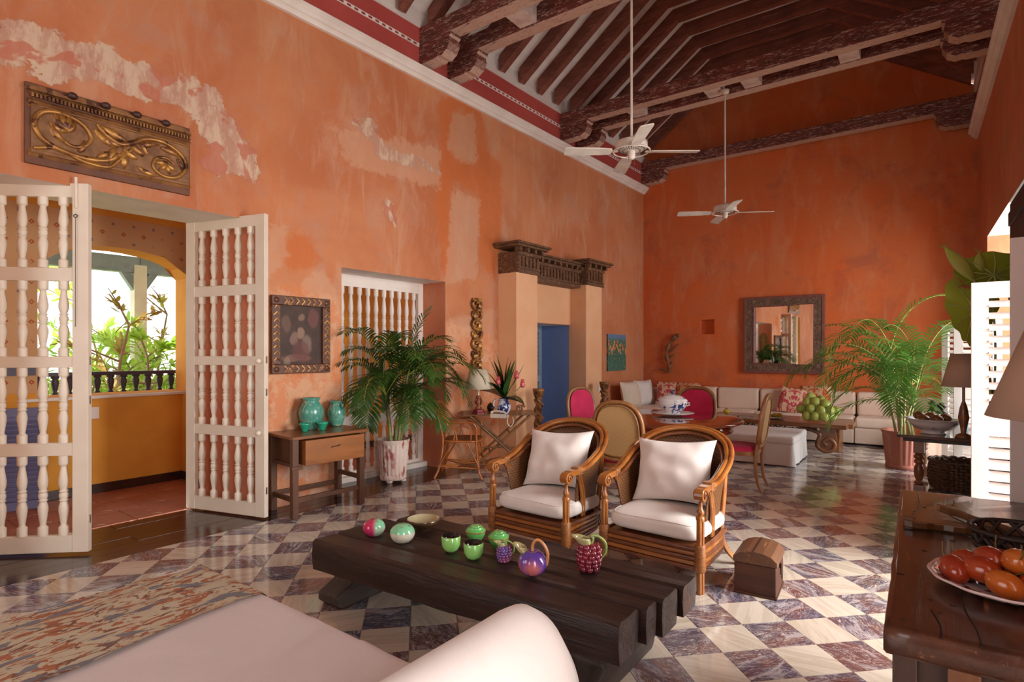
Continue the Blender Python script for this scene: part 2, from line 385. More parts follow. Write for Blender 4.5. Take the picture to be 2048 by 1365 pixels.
# ------------------------------------------------------------------ walls
WT = .58
def sdf(polys, X, Z):      # signed distance, positive inside
    best = np.full(X.shape, -9.0)
    for P in polys:
        P = np.array(P); d = np.full(X.shape, 1e9); ins = np.zeros(X.shape, bool)
        for i in range(len(P)):
            a = P[i]; b = P[(i+1) % len(P)]; e = b-a; t = np.clip(((X-a[0])*e[0]+(Z-a[1])*e[1])/(e@e+1e-9), 0, 1)
            d = np.minimum(d, np.hypot(X-a[0]-t*e[0], Z-a[1]-t*e[1]))
            c = ((a[1] > Z) != (b[1] > Z)) & (X < (b[0]-a[0])*(Z-a[1])/(b[1]-a[1]+1e-12)+a[0]); ins ^= c
        best = np.maximum(best, np.where(ins, d, -d))
    return best
def wall_mesh(name, P, s0, s1, ztop, ops, mat, thick, inward, grid=.07, masks=None, reveal_mat=None, soffit_mat=None):
    """P(s,off,z); ops: (s0,s1,z0,zs,rise) openings, arch when rise > 0"""
    br = {s0, s1}
    for o in ops: br |= {o[0], o[1]}
    br = sorted(br); S_ = []
    for a, b in zip(br, br[1:]): n = max(1, int(round((b-a)/grid))); S_ += [a+(b-a)*i/n for i in range(n)]
    S_.append(s1); mb = MB(); nz = max(2, int(ztop/grid)); sc = []; V = []
    def ztopof(o, s):
        u = (2*(s-o[0])/(o[1]-o[0])-1); return o[3] + (o[4]*sqrt(max(0, 1-u*u)) if o[4] > 0 else 0)
    for i in range(len(S_)-1):
        a, b = S_[i], S_[i+1]; m = (a+b)/2; pieces = []
        o = next((o for o in ops if o[0] < m < o[1]), None)
        if o is None: pieces.append((0, 0, ztop, ztop))
        else:
            pieces.append((ztopof(o, a), ztopof(o, b), ztop, ztop))
            if o[2] > 0: pieces.append((0, 0, o[2], o[2]))
        for za, zb, ta, tb in pieces:
            n = max(1, int(round((ta-za)/grid))); base = len(V)
            for k in range(n+1):
                f = k/n; V.append((a, za+(ta-za)*f)); V.append((b, zb+(tb-zb)*f))
            for k in range(n): q = base+2*k; mb.f.append((q, q+1, q+3, q+2) if inward else (q, q+2, q+3, q+1)); mb.sm.append(True)
    mb.v = [tuple(P(s, 0, z)) for s, z in V]
    # back face
    nb = len(mb.v)
    for i in range(len(br)-1):
        a, b = br[i], br[i+1]; m = (a+b)/2; o = next((o for o in ops if o[0] < m < o[1]), None)
        n = 10 if o and o[4] > 0 else 1
        for k in range(n):
            c, d = lerp(a, b, k/n), lerp(a, b, (k+1)/n)
            mb.add([P(c, -thick, ztopof(o, c) if o else 0), P(d, -thick, ztopof(o, d) if o else 0), P(d, -thick, ztop), P(c, -thick, ztop)], [(0,1,2,3)])
            if o and o[2] > 0: mb.add([P(c, -thick, 0), P(d, -thick, 0), P(d, -thick, o[2]), P(c, -thick, o[2])], [(0,1,2,3)])
    w_ = struct(build(name, mb, mat))
    if masks:
        X = np.array([s for s, z in V]); Z = np.array([z for s, z in V])
        for nm, polys in masks.items():
            d = np.clip(sdf(polys, X, Z), -.6, .6) if polys else np.full(X.shape, -.6)
            at_ = w_.data.attributes.new(nm, 'FLOAT', 'POINT'); arr = np.full(len(w_.data.vertices), -.6, np.float32); arr[:len(V)] = d; at_.data.foreach_set('value', arr)
    for o in ops:
        rb = MB(); 
        for s in (o[0], o[1]): rb.add([P(s, 0, o[2]), P(s, -thick, o[2]), P(s, -thick, o[3]), P(s, 0, o[3])], [(0,1,2,3)])
        build('reveal', rb, reveal_mat or mat, w_)
        sb = MB(); n = 20 if o[4] > 0 else 1
        for k in range(n):
            c, d = lerp(o[0], o[1], k/n), lerp(o[0], o[1], (k+1)/n)
            sb.add([P(c, 0, ztopof(o, c)), P(d, 0, ztopof(o, d)), P(d, -thick, ztopof(o, d)), P(c, -thick, ztopof(o, c))], [(0,1,2,3)], o[4] > 0)
        if o[2] > 0: sb.add([P(o[0], 0, o[2]), P(o[1], 0, o[2]), P(o[1], -thick, o[2]), P(o[0], -thick, o[2])], [(0,1,2,3)])
        build('soffit', sb, soffit_mat or m_white, w_)
    return w_
DO = (.80, 2.71, 0, 2.62, 0); WO = (3.55, 5.06, 0, 2.31, 0); PO = (7.02, 7.956, 0, 1.88, 0)
def LP(l): return [Lpix(x, y) for x, y in l]
peel = [LP([(-60,60),(0,45),(25,28),(45,35),(75,52),(105,65),(120,78),(170,80),(215,95),(245,112),(285,125),(302,135),(313,155),(335,147),(360,150),(400,162),(430,178),(447,200),(450,225),(475,245),(485,270),(510,300),(515,330),(522,345),(515,365),(505,367),(495,355),(470,345),(455,355),(420,350),(402,340),(403,320),(415,308),(408,275),(395,255),(390,240),(360,215),(330,205),(290,195),(240,185),(215,178),(180,165),(160,140),(145,125),(137,130),(150,155),(110,160),(90,155),(70,143),(50,135),(0,138),(-60,150)]),
        LP([(762,402),(785,398),(790,420),(800,450),(790,455),(768,430)]), LP([(700,240),(745,235),(752,268),(790,300),(850,322),(880,335),(882,345),(800,330),(755,310),(735,275)])]
orange = [LP([(880,200),(905,185),(918,200),(912,300),(900,400),(905,545),(888,560),(872,430)]), LP([(912,200),(950,205),(972,245),(975,300),(1000,330),(1005,420),(990,560),(960,520),(952,420),(948,300),(930,240)]),
          LP([(890,300),(960,330),(1000,380),(960,400),(900,350)]), LP([(840,570),(888,565),(888,600),(860,640),(836,640)]), LP([(560,470),(620,465),(640,520),(600,545),(555,520)])]
pale = [LP([(905,222),(950,232),(955,330),(915,322),(892,290)]), LP([(535,455),(575,455),(580,500),(560,540),(535,560)]), LP([(660,250),(880,300),(880,380),(700,330)]), LP([(905,380),(960,400),(952,560),(890,565)]),
        LP([(540,760),(680,760),(680,860),(540,870)]), LP([(890,640),(990,620),(1000,760),(895,800)]), LP([(600,560),(650,540),(680,600),(690,700),(660,740)])]
grey = [LP([(562,930),(590,920),(618,925),(640,915),(650,950),(620,965),(590,950),(560,955)]), LP([(632,975),(650,972),(652,990),(636,992)]), LP([(550,990),(600,985),(690,975),(690,1000),(550,1020)])]
low = [LP([(535,560),(683,600),(683,1000),(535,1030)]), LP([(893,640),(1000,680),(1000,940),(893,945)])]
wall_left = wall_mesh('wall_left', LW, -3.6, 10.758, 5.45, [DO, WO, PO], m_wallL, WT, True, .07, dict(peel=peel, orange=orange, pale=pale, grey=grey, low=low), m_wallL)
for ch in wall_left.children:      # the white-painted door recess and the blue recess of the portal
    c0 = ch.data.vertices[0].co.dot(dl)
    if ch.name.startswith('reveal'):
        if abs(c0-PO[0]) < .1: ch.data.materials[0] = m_blue
        elif abs(c0-DO[0]) < .1: ch.data.materials[0] = m_yellow
        else: ch.data.materials[0] = m_wallR
# far wall with gable
ZB = 5.42; XC1, XC2, ZC = -3.17, -1.22, 6.6
fm = MB()
def F2(x): return (x-CORN.x)/df.x
prof_f = [(0,0),(5.27,0),(5.27,ZB),(F2(XC2),ZC),(F2(XC1),ZC),(0,ZB)]
n0 = (Fpix(1400,640), Fpix(1430,670)); ns0, ns1, nz0, nz1 = 1.134, 1.404, 1.782, 2.06
def q4(a, b, c, d, off=0): fm.add([FW(a,off,c), FW(b,off,c), FW(b,off,d), FW(a,off,d)], [(0,1,2,3)])
q4(0, ns0, 0, ZB); q4(ns1, 5.27, 0, ZB); q4(ns0, ns1, 0, nz0); q4(ns0, ns1, nz1, ZB)
fm.add([FW(0,0,ZB), FW(5.27,0,ZB), FW(F2(XC2),0,ZC), FW(F2(XC1),0,ZC)], [(0,1,2,3)])
fm.add([FW(0,-.4,0), FW(5.27,-.4,0), FW(5.27,-.4,ZB), FW(F2(XC2),-.4,ZC), FW(F2(XC1),-.4,ZC), FW(0,-.4,ZB)], [(0,1,2,3,4,5)])
wall_far = struct(build('wall_far', fm, m_wallF))
nb = MB(); nb.add([FW(ns0,0,nz0),FW(ns1,0,nz0),FW(ns1,0,nz1),FW(ns0,0,nz1),FW(ns0,-.13,nz0),FW(ns1,-.13,nz0),FW(ns1,-.13,nz1),FW(ns0,-.13,nz1)], [(4,5,6,7),(0,1,5,4),(1,2,6,5),(2,3,7,6),(3,0,4,7)])
build('niche', nb, m_wallF, wall_far)
# right wall: three arched windows opening to the garden side
R3 = (6.1, 9.6, 0, 2.94, 0); R2 = (3.08, 4.66, 0, 2.94, 0); R1 = (-.72, .85, 0, 2.94, 0)
wall_right = wall_mesh('wall_right', RW, -3.6, 11.05, 5.45, [R1, R2, R3], m_wallR, .60, False, .35, None, m_wallR)
nm_ = MB(); nm_.box(-5.1, 1.0, -3.9, -3.6, 0, 1.0); nm_.box(-5.1, -4.5, -3.9, -3.6, 1, 3.9); nm_.box(-.6, 1.0, -3.9, -3.6, 1, 3.9); nm_.box(-5.1, 1.0, -3.9, -3.6, 3.9, 6.8)
struct(build('wall_near', nm_, m_wallR))
# cornices, friezes
def strip_run(name, P, s0, s1, prof, mat):
    mb = MB(); mb.prism(prof, s0, s1, lambda u, v, t: P(t, u, v)); return build(name, mb, mat)
cprof = [(0,4.63),(.035,4.63),(.045,4.65),(.06,4.665),(.075,4.67),(.085,4.70),(.11,4.72),(.115,4.75),(.115,4.755),(0,4.755)]
tn = 0
for nm, P, e in (('left', LW, 10.758), ('right', RW, 10.98)):
    tn += 1; r = struct(strip_run('trim_%d' % tn, P, -3.6, e, cprof, m_white))
    tn += 1; f = struct(strip_run('trim_%d' % tn, P, -3.6, e, [(0,4.75),(.035,4.75),(.035,5.22),(0,5.22)], m_red))
    lo = MB(); lo.box(-3.6, e, -.004, .004, -.022, .022)
    b = build('dentil_band', lo, m_dentil, f); q0 = P(0, .037, 5.015); b.location = q0; dd = dl if nm == 'left' else dr; b.rotation_euler = (0, 0, atan2(dd.y, dd.x))
    wb = strip_run('frieze_board', P, -3.6, e, [(0,5.22),(.05,5.22),(.05,5.46),(0,5.46)], m_board); wb.parent = f
# ------------------------------------------------------------------ ceiling: boards, rafters with collars, tie beams on corbels
ceil = sroot('ceiling')
def xl(y): return (LW(y, 0, 0)).x
def xr(y): return (RW(y, 0, 0)).x
Ya, Yb = -3.7, 11.1
def board(xa, za, xb, zb):
    n = Vector((-(zb-za), 0, xb-xa)).normalized()*.02
    mb = MB(); mb.add([(xa,Ya,za),(xb,Ya,zb),(xb,Yb,zb),(xa,Yb,za),(xa+n.x,Ya,za+n.z),(xb+n.x,Ya,zb+n.z),(xb+n.x,Yb,zb+n.z),(xa+n.x,Yb,za+n.z)], [(0,1,2,3),(7,6,5,4),(0,4,5,1),(1,5,6,2),(2,6,7,3),(3,7,4,0)])
    build('ceiling_board', mb, m_board, ceil)
def boards(xa, za, xb, zb, n):
    for k in range(n):
        a, b = k/n, (k+1)/n + .012; j = .004*((k*5) % 3)
        board(lerp(xa,xb,a), lerp(za,zb,a)+j, lerp(xa,xb,b), lerp(za,zb,b)+j)
XL0, XR0 = -5.05, .85
sL = (ZC-ZB)/(XC1+4.8); sR = (ZC-ZB)/(.60-XC2)
boards(XL0, ZB-(-4.8-XL0)*sL, XC1, ZC, 7); boards(XC1, ZC, XC2, ZC, 6); boards(XC2, ZC, XR0, ZB-(XR0-.60)*sR, 7)
RD = .17; RWD = .11
lc = MB()
def raf(poly, y):
    cx = sum(p[0] for p in poly)/len(poly); cz = sum(p[1] for p in poly)/len(poly)
    mb = MB(); mb.prism([(a-cx, b-cz) for a, b in poly], -RWD/2, RWD/2, lambda u, v, t: (u, t, v)); build('rafter', mb, m_rafter, ceil, (cx, y, cz))
dzL = RD*sqrt(1+sL*sL); dzR = RD*sqrt(1+sR*sR)
k = 0
y = 10.62
while y > .4:
    a = xl(y)+.10; zb = ZB+(a+4.8)*sL
    cu = XC1 + (dzL-RD)/sL
    raf([(a, zb-dzL), (cu, ZC-RD), (XC1, ZC), (a, zb)], y)
    cv = XC2 - (dzR-RD)/sR
    raf([(XC1, ZC), (cu, ZC-RD), (cv, ZC-RD), (XC2, ZC)], y)
    b = xr(y)-.10; zb2 = ZB+(.60-b)*sR
    raf([(XC2, ZC), (cv, ZC-RD), (b, zb2-dzR), (b, zb2)], y)
    y -= .447
def tie(s, y, w=.17):
    a, b = xl(y)+.03, xr(y)-.03; L = b-a; mb = MB(); mb.box(-L/2, L/2, -w/2, w/2, 0, .20)
    t = build('tie_beam', mb, m_beam, ceil, ((a+b)/2, y, 5.025), bev=.012)
    for sg in (-1, 1):
        cb = MB(); pr_ = [(0,0),(0,-.24),(.26,-.24),(.30,-.225),(.36,-.235),(.44,-.19),(.485,-.11),(.47,-.05),(.50,-.03),(.50,0)]
        cb.prism([(sg*(-L/2+u), v) for u, v in pr_], -w*.52, w*.52, lambda u, v, t: (u, t, v)); build('corbel', cb, m_beam, t, bev=.006)
tb = [4.77, 5.24, 7.79, 8.24, 1.55, 2.0]
for y in tb: tie(0, y)
tie(0, 10.76, .19)
for ya, xs in ((8.015, [at(1295,236,5.1).x, at(1448,201,5.1).x, at(1518,181,5.1).x, at(1707,134,5.1).x]), (5.005, [at(1068,49,5.1).x, -2.31, -1.2, -.35])):
    for x in xs:
        mb = MB(); mb.box(-.11, .11, -.142, .142, -.09, .09); build('spacer_block', mb, m_block, ceil, (x, ya, 5.13), bev=.004)
# ------------------------------------------------------------------ doors, grille, portal
def bal_prof(h, r):
    P = [(1,0),(1,.10),(.92,.112),(.62,.125),(.60,.15),(.78,.22),(1,.31),(.98,.36),(.72,.415),(.66,.43),(.9,.437),(.9,.449),(.68,.455),(.86,.475),(.93,.5)]
    P = P + [(a, 1-b) for a, b in P[:-1][::-1]]
    return [(a*r, b*h) for a, b in P]
def baluster(parent, h, r, locs, mat, first=None, n=12):
    b = first
    for l in locs:
        if b is None:
            mb = MB(); mb.lathe(bal_prof(h, r), n); b = build('baluster', mb, mat, parent, l)
        else: dup(b, parent, l)
    return b
def leaf_(parent, W, h, hinge, rz, zs, nb, mat, T=.045):
    """one grille leaf: frame as a part, turned balusters as sub-parts"""
    mb = MB(); st = .105; mb.box(0, st, -T/2, T/2, 0, h); mb.box(W-st, W, -T/2, T/2, 0, h)
    for a, b in zs: mb.box(st, W-st, -T/2+.003, T/2-.003, a, b)
    f = build('door_leaf', mb, mat, parent, hinge, (0,0,rz), bev=.004)
    bb = {}
    for (a, b), (c, d) in zip(zs, zs[1:]):
        hh = round(c-b, 3)
        locs = [(st+(W-2*st)*(i+.5)/nb, 0, b) for i in range(nb)]
        bb[hh] = baluster(f, hh, .031, locs, mat, bb.get(hh))
    return f
door1 = sroot('door_1')
zz = [(.0,.12),(.685,.775),(1.31,1.39),(1.925,2.02),(2.52,2.62)]
hL = Vector((-5.50, .865, .02)); eL = at(180, 1108, .0); eL.z = .02
la = atan2(eL.y-hL.y, eL.x-hL.x)
fl1 = leaf_(door1, (eL-hL).length, 2.62, hL, la, zz, 5, m_door)
hR = at(376, 1018, 0); eR = at(533, 1039, 0); ra = atan2(eR.y-hR.y, eR.x-hR.x); hR.z = .015
fl2 = leaf_(door1, (eR-hR).length, 2.62, hR, ra, zz, 5, m_door)
WR = (eR-hR).length; WL_ = (eL-hL).length
for z in (.73, 1.35):
    mb = MB(); mb.ball((WR-.045, -.045, z), .022, 12, 8); mb.tube([(WR-.045, -.02, z), (WR-.045, -.04, z)], .009); build('knob', mb, m_door, fl2)
mb = MB(); mb.tube([(WL_-.075, -.03, 2.66), (WL_-.075, -.03, 2.44)], .010); build('bolt_housing', mb, m_door, fl1); mb = MB(); mb.tube([(WL_-.075+.012*cos(a), -.035, 2.385+.012*sin(a)) for a in [k*pi/4 for k in range(8)]], .003, closed=True)
mb.tube([(WL_-.075, -.035, 2.37), (WL_-.078, -.032, 1.6)], .002, 5)
build('bolt', mb, m_iron, fl1)
for z in (.2, 1.05, 1.33): 
    for f_, Wd in ((fl1, WL_), (fl2, WR)):
        mb = MB(); mb.box(Wd-.001, Wd+.002, -.008, .008, z, z+.06); build('latch_plate', mb, m_chrome, f_)
jm = MB(); jm.prism([(2.72,-.001),(2.72,-.579),(2.44,-.579)], 0, 2.62, lambda u, v, q: LW(u, v, q)); struct(build('trim_8', jm, m_wallR))
jm = MB(); jm.prism([(2.44,-.62),(2.44,-.575),(2.52,-.575),(2.52,-.62)], 0, 2.62, lambda u, v, q: LW(u, v, q)); struct(build('trim_9', jm, m_yellow))
# grille window set back in the wall
win1 = sroot('window_1')
OFF = -.42
ss = [3.5, 5.1]
gz = [(.0,.10),(.62,.72),(2.18,2.33)]
gm_ = MB(); T = .05; m_grille = sm('grille_paint', (.80,.72,.66), (.74,.66,.60), .5, 3, bump=.06)
def GP(s, o, z): return LW(s, OFF+o, z)
def gbox(mb, s0, s1, z0, z1, t=.025): mb.prism([(s0,z0),(s1,z0),(s1,z1),(s0,z1)], -t, t, lambda u, v, q: GP(u, q, v))
gbox(gm_, 3.45, 3.56, 0, 2.33); gbox(gm_, 4.98, 5.09, 0, 2.33)
for a, b in gz: gbox(gm_, 3.56, 4.98, a, b, .022)
gf = build('grille_frame', gm_, m_grille, win1, bev=.003)
NBG = 12; sp = (4.98-3.56)/NBG; b1 = b2 = None
for i in range(NBG):
    s = 3.56+sp*(i+.5)
    b1 = baluster(gf, .52, .028, [GP(s, 0, .10)], m_grille, b1); 
    if b2 is None:
        mb = MB(); P = bal_prof(.73, .028); mb.lathe([(r, z) for r, z in P] + [(r, z+.73) for r, z in P], 12); b2 = build('baluster', mb, m_grille, gf, GP(s, 0, .72))
    else: dup(b2, gf, GP(s, 0, .72))
lm_ = MB(); lm_.prism([(3.45,0),(5.1,0),(5.1,.06),(3.45,.06)], -.12, .1, lambda u, v, q: GP(u, q, v)); build('sill', lm_, m_grille, win1, bev=.005)
# portal: two peach pilasters, carved entablature above, blue recess
portal = sroot('trim_7')
def lbox(mb, s0, s1, o0, o1, z0, z1): mb.prism([(s0,z0),(s1,z0),(s1,z1),(s0,z1)], o0, o1, lambda u, v, q: LW(u, q, v)); return mb
for a, b in ((6.10, 6.595), (7.945, 8.46)):
    build('pilaster', lbox(MB(), a, b, -.02, .31, 0, 2.55), m_peach, portal, bev=.006)
build('overdoor_panel', lbox(MB(), 6.595, 7.945, -.01, .02, 1.885, 2.56), m_peach, portal)
def carved_mat(name, base, gold, red, sc=14, goldlev=.5):
    t = NT(name); v = t.coord((1,1,1)); n = t.noise(sc, v, 5, .7, 1.5); n2 = t.noise(sc*.4, v, 3)
    col = t.mix(t.ramp(n, .38, .55), base, red); col = t.mix(t.ramp(n, goldlev, goldlev+.08), col, gold)
    col = t.mix(t.math('MULTIPLY', t.ramp(n2, .45, .65), .5), col, base)
    t.bump(n, .5, .01); return t.out(col, .5)
m_carv = carved_mat('carved_wood', (.085,.040,.018), (.24,.13,.05), (.13,.045,.025), 18)
m_gilt = sm('gilt', (.50,.25,.06), (.22,.085,.025), .38, 9, c3=(.10,.035,.015), s3=14, t3=.55, bump=.3, bs=40, metal=.45)
m_giltw = sm('gilt_wood', (.36,.17,.055), (.19,.075,.03), .45, 7, c3=(.09,.03,.015), s3=12, t3=.56, bump=.4, bs=50, metal=.25)
ent = thing('carved_entablature', 'dark carved wooden entablature with dentils crowning the peach portal', 'carving', (0,0,0))
def ent_block(s0, s1, pr0, pr, z0, cap):
    b = build('frieze_block', lbox(MB(), s0, s1, pr0, pr, z0, z0+.28), m_carv, ent, bev=.004)
    m = MB(); lbox(m, s0-.0, s1+.0, pr-.01, pr+.018, z0, z0+.035); lbox(m, s0, s1, pr-.01, pr+.022, z0+.055, z0+.075)
    n = max(3, int((s1-s0)/.085)); w_ = (s1-s0)/n
    for k in range(n):
        a = s0+w_*k
        lbox(m, a+.006, a+.014, pr-.01, pr+.02, z0+.085, z0+.225); lbox(m, a+.024, a+w_-.022, pr-.01, pr+.016, z0+.10, z0+.205)
    lbox(m, s0, s1, pr-.01, pr+.03, z0+.235, z0+.28); build('carved_panels', m, m_carv, b)
    m = MB(); n = max(3, int((s1-s0)/.15)); w_ = (s1-s0)/n
    for k in range(n+1): build('dentil', lbox(MB(), s0+w_*k-.025, s0+w_*k+.025, pr-.02, pr+.07, z0+.28, z0+.335), m_carv, b)
    m = MB(); lbox(m, s0-cap, s1+cap, pr0, pr+cap+.0, z0+.335, z0+.37); lbox(m, s0-cap-.03, s1+cap+.03, pr0, pr+cap+.03, z0+.37, z0+.40)
    build('cornice', m, m_carv, ent, bev=.006)
ent_block(6.09, 6.605, .004, .33, 2.52, .10); ent_block(7.935, 8.47, .004, .33, 2.52, .10); 
m = MB(); ent_block(6.63, 7.92, .004, .20, 2.47, .04)
# blue door and shutter at the back of the recess
door2 = sroot('door_2')
m = MB(); 
def obox(mb, s0, s1, o0, o1, z0, z1): return lbox(mb, s0, s1, o0, o1, z0, z1)
obox(m, 7.02, 7.10, -.60, -.56, 0, 1.88); obox(m, 7.88, 7.96, -.60, -.56, 0, 1.88); obox(m, 7.1, 7.88, -.60, -.56, 0, .12); obox(m, 7.1, 7.88, -.60, -.56, .95, 1.05); obox(m, 7.1, 7.88, -.60, -.56, 1.78, 1.88)
lf = build('louvred_leaf', m, m_bluegrey, door2)
sl = None
for z0, z1 in ((.13,.94),(1.06,1.77)):
    n = int((z1-z0)/.042)
    for k in range(n):
        if sl is None:
            mb = MB(); mb.bar((-.39,0,0),(.39,0,0), .045, .008); sl = build('slat', mb, m_bluegrey, lf, LW(7.49,-.58,z0+.02), (radians(35),0,atan2(dl.y,dl.x)))
        else: dup(sl, lf, LW(7.49, -.58, z0+.02+.042*k))
m = MB(); m.prism([(6.9,0),(8.1,0),(8.1,2.0),(6.9,2.0)], -.64, -.62, lambda u,v,q: LW(u,q,v)); build('back_board', m, m_bluegrey, door2)
# ------------------------------------------------------------------ gallery beyond the left door and its garden
gal = sroot('floor_3')
tt = None
for i in range(4):
    for j in range(16):
        if tt is None: mb = MB(); mb.box(-.218,.218,-.218,.218,-.03,0); tt = build('terracotta_tile', mb, m_terra, gal, (-5.77,-.4,-.004), bev=.003)
        else: dup(tt, gal, (-5.77-i*.442, -.4+j*.442+(.2 if i % 2 else 0), -.004-.001*((i+j) % 2)))
mb = MB(); mb.box(-11, -5.54, -4, 9, -.08, -.036); build('mortar', mb, m_grout, gal)
# arcade wall: solid yellow parapet, arches, stencilled spandrels
AX = -6.93
def AP(s, o, z): return Vector((AX - o, s, z))     # o negative = away from the room... wall goes to -x
arc = wall_mesh('wall_gallery', lambda s, o, z: Vector((AX+o, s, z)), -3, 8.5, 3.9, [(1.68, 3.08, 1.0, 2.30, .25), (-.9, .75, 1.0, 2.3, .25)], m_motif, .38, True, .3, None, m_yellow, m_yellow)
for ch in arc.children: pass
py_ = MB(); 
for a, b in ((-3, 8.5),): py_.box(AX-.01, AX+.02, a, b, 0, .965)
build('yellow_dado', py_, m_yellow, arc)
yb = MB(); yb.box(AX-.01, AX+.018, 3.6, 8.5, .9, 2.9); build('yellow_wall_panel', yb, m_yellow, arc)
yb = MB(); yb.box(AX-.01, AX+.015, -3, 8.5, 2.86, 3.9); build('yellow_band', yb, m_yellow, arc)
yb = MB(); yb.box(AX-.3, AX+.06, 1.55, 3.25, .965, .995); build('parapet_ledge', yb, m_white, arc, bev=.006)
yb = MB(); yb.box(AX+.02, AX+.035, -3, 8.5, 0, .09); build('dark_skirting', yb, m_plank, arc)
rt = MB(); rt.box(AX+.02, -5.53, 2.98, 3.10, 0, .965); ret = build('parapet_return', rt, m_yellow, arc)
yb = MB(); yb.box(AX+.02, -5.53, 2.965, 2.985, 0, .09); build('dark_skirting', yb, m_plank, arc)
yb = MB(); yb.box(AX-.02, AX+.03, .55, 1.66, 1.22, 1.36); build('painted_band', yb, m_purple, arc)
yb = MB(); yb.box(AX-.01, AX+.025, -.8, 1.66, .965, 1.05); build('yellow_moulding', yb, m_yellow, arc)
sp_ = MB(); sp_.box(AX+.035, AX+.043, 2.1, 2.17, .76, .88); tag(build('light_switch', sp_, m_white, bev=.002), 'small white switch plate on the yellow gallery parapet', 'switch')
rf_ = MB(); rf_.box(-8.6, -5.53, -3.6, 9, 3.88, 3.95); struct(build('ceiling_2', rf_, m_board))
cb = MB(); cb.box(-5.60, -5.54, 2.44, 3.46, 0, 3.9); 
# folded blue-violet shutter leaning in the gallery
sh = thing('folded_shutter', 'tall violet louvred shutter standing in the gallery behind the open door', 'shutter', (-6.72, 1.42, 0), radians(75))
m = MB(); m.box(-.27,-.22,-.02,.02,0,.93); m.box(.22,.27,-.02,.02,0,.93); m.box(-.22,.22,-.02,.02,0,.08); m.box(-.22,.22,-.02,.02,.85,.93); m.box(-.22,.22,-.004,.004,.08,.85)
build('frame', m, sm('violet_paint', (.16,.15,.27), rough=.5), sh, bev=.003)
s0 = None
for k in range(17):
    if s0 is None: mb = MB(); mb.bar((-.22,0,0),(.22,0,0), .04, .007); s0 = build('slat', mb, bpy.data.materials['violet_paint'], sh, (0,-.012,.10), (radians(40),0,0))
    else: dup(s0, sh, (0,-.012,.10+k*.044))
# balustrade on the garden edge
bs = thing('gallery_balustrade', 'dark violet turned balustrade along the outer edge of the gallery', 'balustrade', (AX-.50, 2.4, .0))
m = MB(); m.box(-.05,.05,-3.2,3.2,1.185,1.225); m.box(-.04,.04,-3.2,3.2,.955,.985); build('rail', m, m_purple, bs, bev=.006)
m = MB(); m.box(-.12,.12,-3.2,3.2,0,.955); build('plinth', m, m_peach, bs)
b0 = None
for k in range(50):
    l = (0, -3.1+k*.126, .985)
    if b0 is None: mb = MB(); mb.lathe([(.03,0),(.03,.02),(.018,.03),(.024,.06),(.036,.12),(.036,.15),(.024,.17),(.04,.18),(.04,.20)], 8); b0 = build('baluster', mb, m_purple, bs, l)
    else: dup(b0, bs, l)
# porch frame across the courtyard
m_porch = sm('grey_blue_paint', (.22,.27,.33), (.3,.35,.42), .6)
pg = thing('courtyard_porch', 'grey blue porch roof with white rafters above the courtyard trees', 'porch', (0,0,0))
Pc = at(277, 540, 3.6) if False else None
def far_pt(px, py, x): d = ray(px, py); t = x/d.x; return CC+d*t
c_ = far_pt(277, 532, -11.5); a_ = far_pt(60, 512, -11.5); b_ = c_ + Vector((-2.2, .3, 0))
m = MB(); m.bar(a_+Vector((0,-4,0)), c_, .18, .28); build('beam', m, m_porch, pg)
m = MB(); m.bar(c_, c_+Vector((-.2, 6, 0)), .2, .28); build('beam', m, m_porch, pg)
m = MB(); m.bar((c_.x, c_.y, 0), (c_.x, c_.y, c_.z), .2, .2); build('post', m, m_white, pg)
m = MB(); m.bar((c_.x,c_.y-.25,c_.z-.1),(c_.x,c_.y,c_.z-.5),.12,.12); m.bar((c_.x,c_.y+.25,c_.z-.1),(c_.x,c_.y,c_.z-.5),.12,.12); build('bracket', m, m_porch, pg)
r0 = None
for k in range(16):
    p = Vector((c_.x+.9, c_.y-5+k*.62, c_.z+.25))
    if r0 is None: mb = MB(); mb.bar((1.6,0,-.1),(-2.2,0,.75), .12, .16); r0 = build('porch_rafter', mb, m_porch, pg, p)
    else: dup(r0, pg, p)
m = MB(); m.add([(c_.x+2.6,c_.y-6,c_.z+.26),(c_.x+2.6,c_.y+6,c_.z+.26),(c_.x-1.4,c_.y+6,c_.z+1.15),(c_.x-1.4,c_.y-6,c_.z+1.15)], [(0,1,2,3)]); build('roof_boards', m, m_white, pg, solid=.04)
# garden
m_grass = sm('garden_ground', (.20,.30,.07), (.3,.33,.12), .9, 3, bump=.2)
gd = MB(); gd.box(-40, -7.4, -20, 30, -.9, -.8); struct(build('floor_4', gd, m_grass))
gd = MB(); gd.box(1.6, 20, -20, 30, -.3, -.2); struct(build('floor_5', gd, sm('pale_paving', (.6,.57,.52), rough=.8)))
def leafmat(name, c1, c2, tr=.35, rough=.45):
    t = NT(name); n = t.noise(3, t.coord((1,1,1)), 3); col = t.mix(t.ramp(n, .35, .65), c1, c2)
    t.out(col, rough); tb_ = t.n('ShaderNodeBsdfTranslucent', {'Color': col}); mx = t.n('ShaderNodeMixShader', {0: tr}); o = t.t.nodes['Material Output']
    t.t.links.new(t.b.outputs[0], mx.inputs[1]); t.t.links.new(tb_.outputs[0], mx.inputs[2]); t.t.links.new(mx.outputs[0], o.inputs[0]); return t.m
m_leafA = leafmat('garden_leaf', (.36,.58,.08), (.55,.70,.14), .5); m_leafB = leafmat('garden_leaf_warm', (.42,.36,.09), (.46,.26,.08), .4); m_bark = sm('bark', (.30,.2,.12), rough=.8, bump=.4)
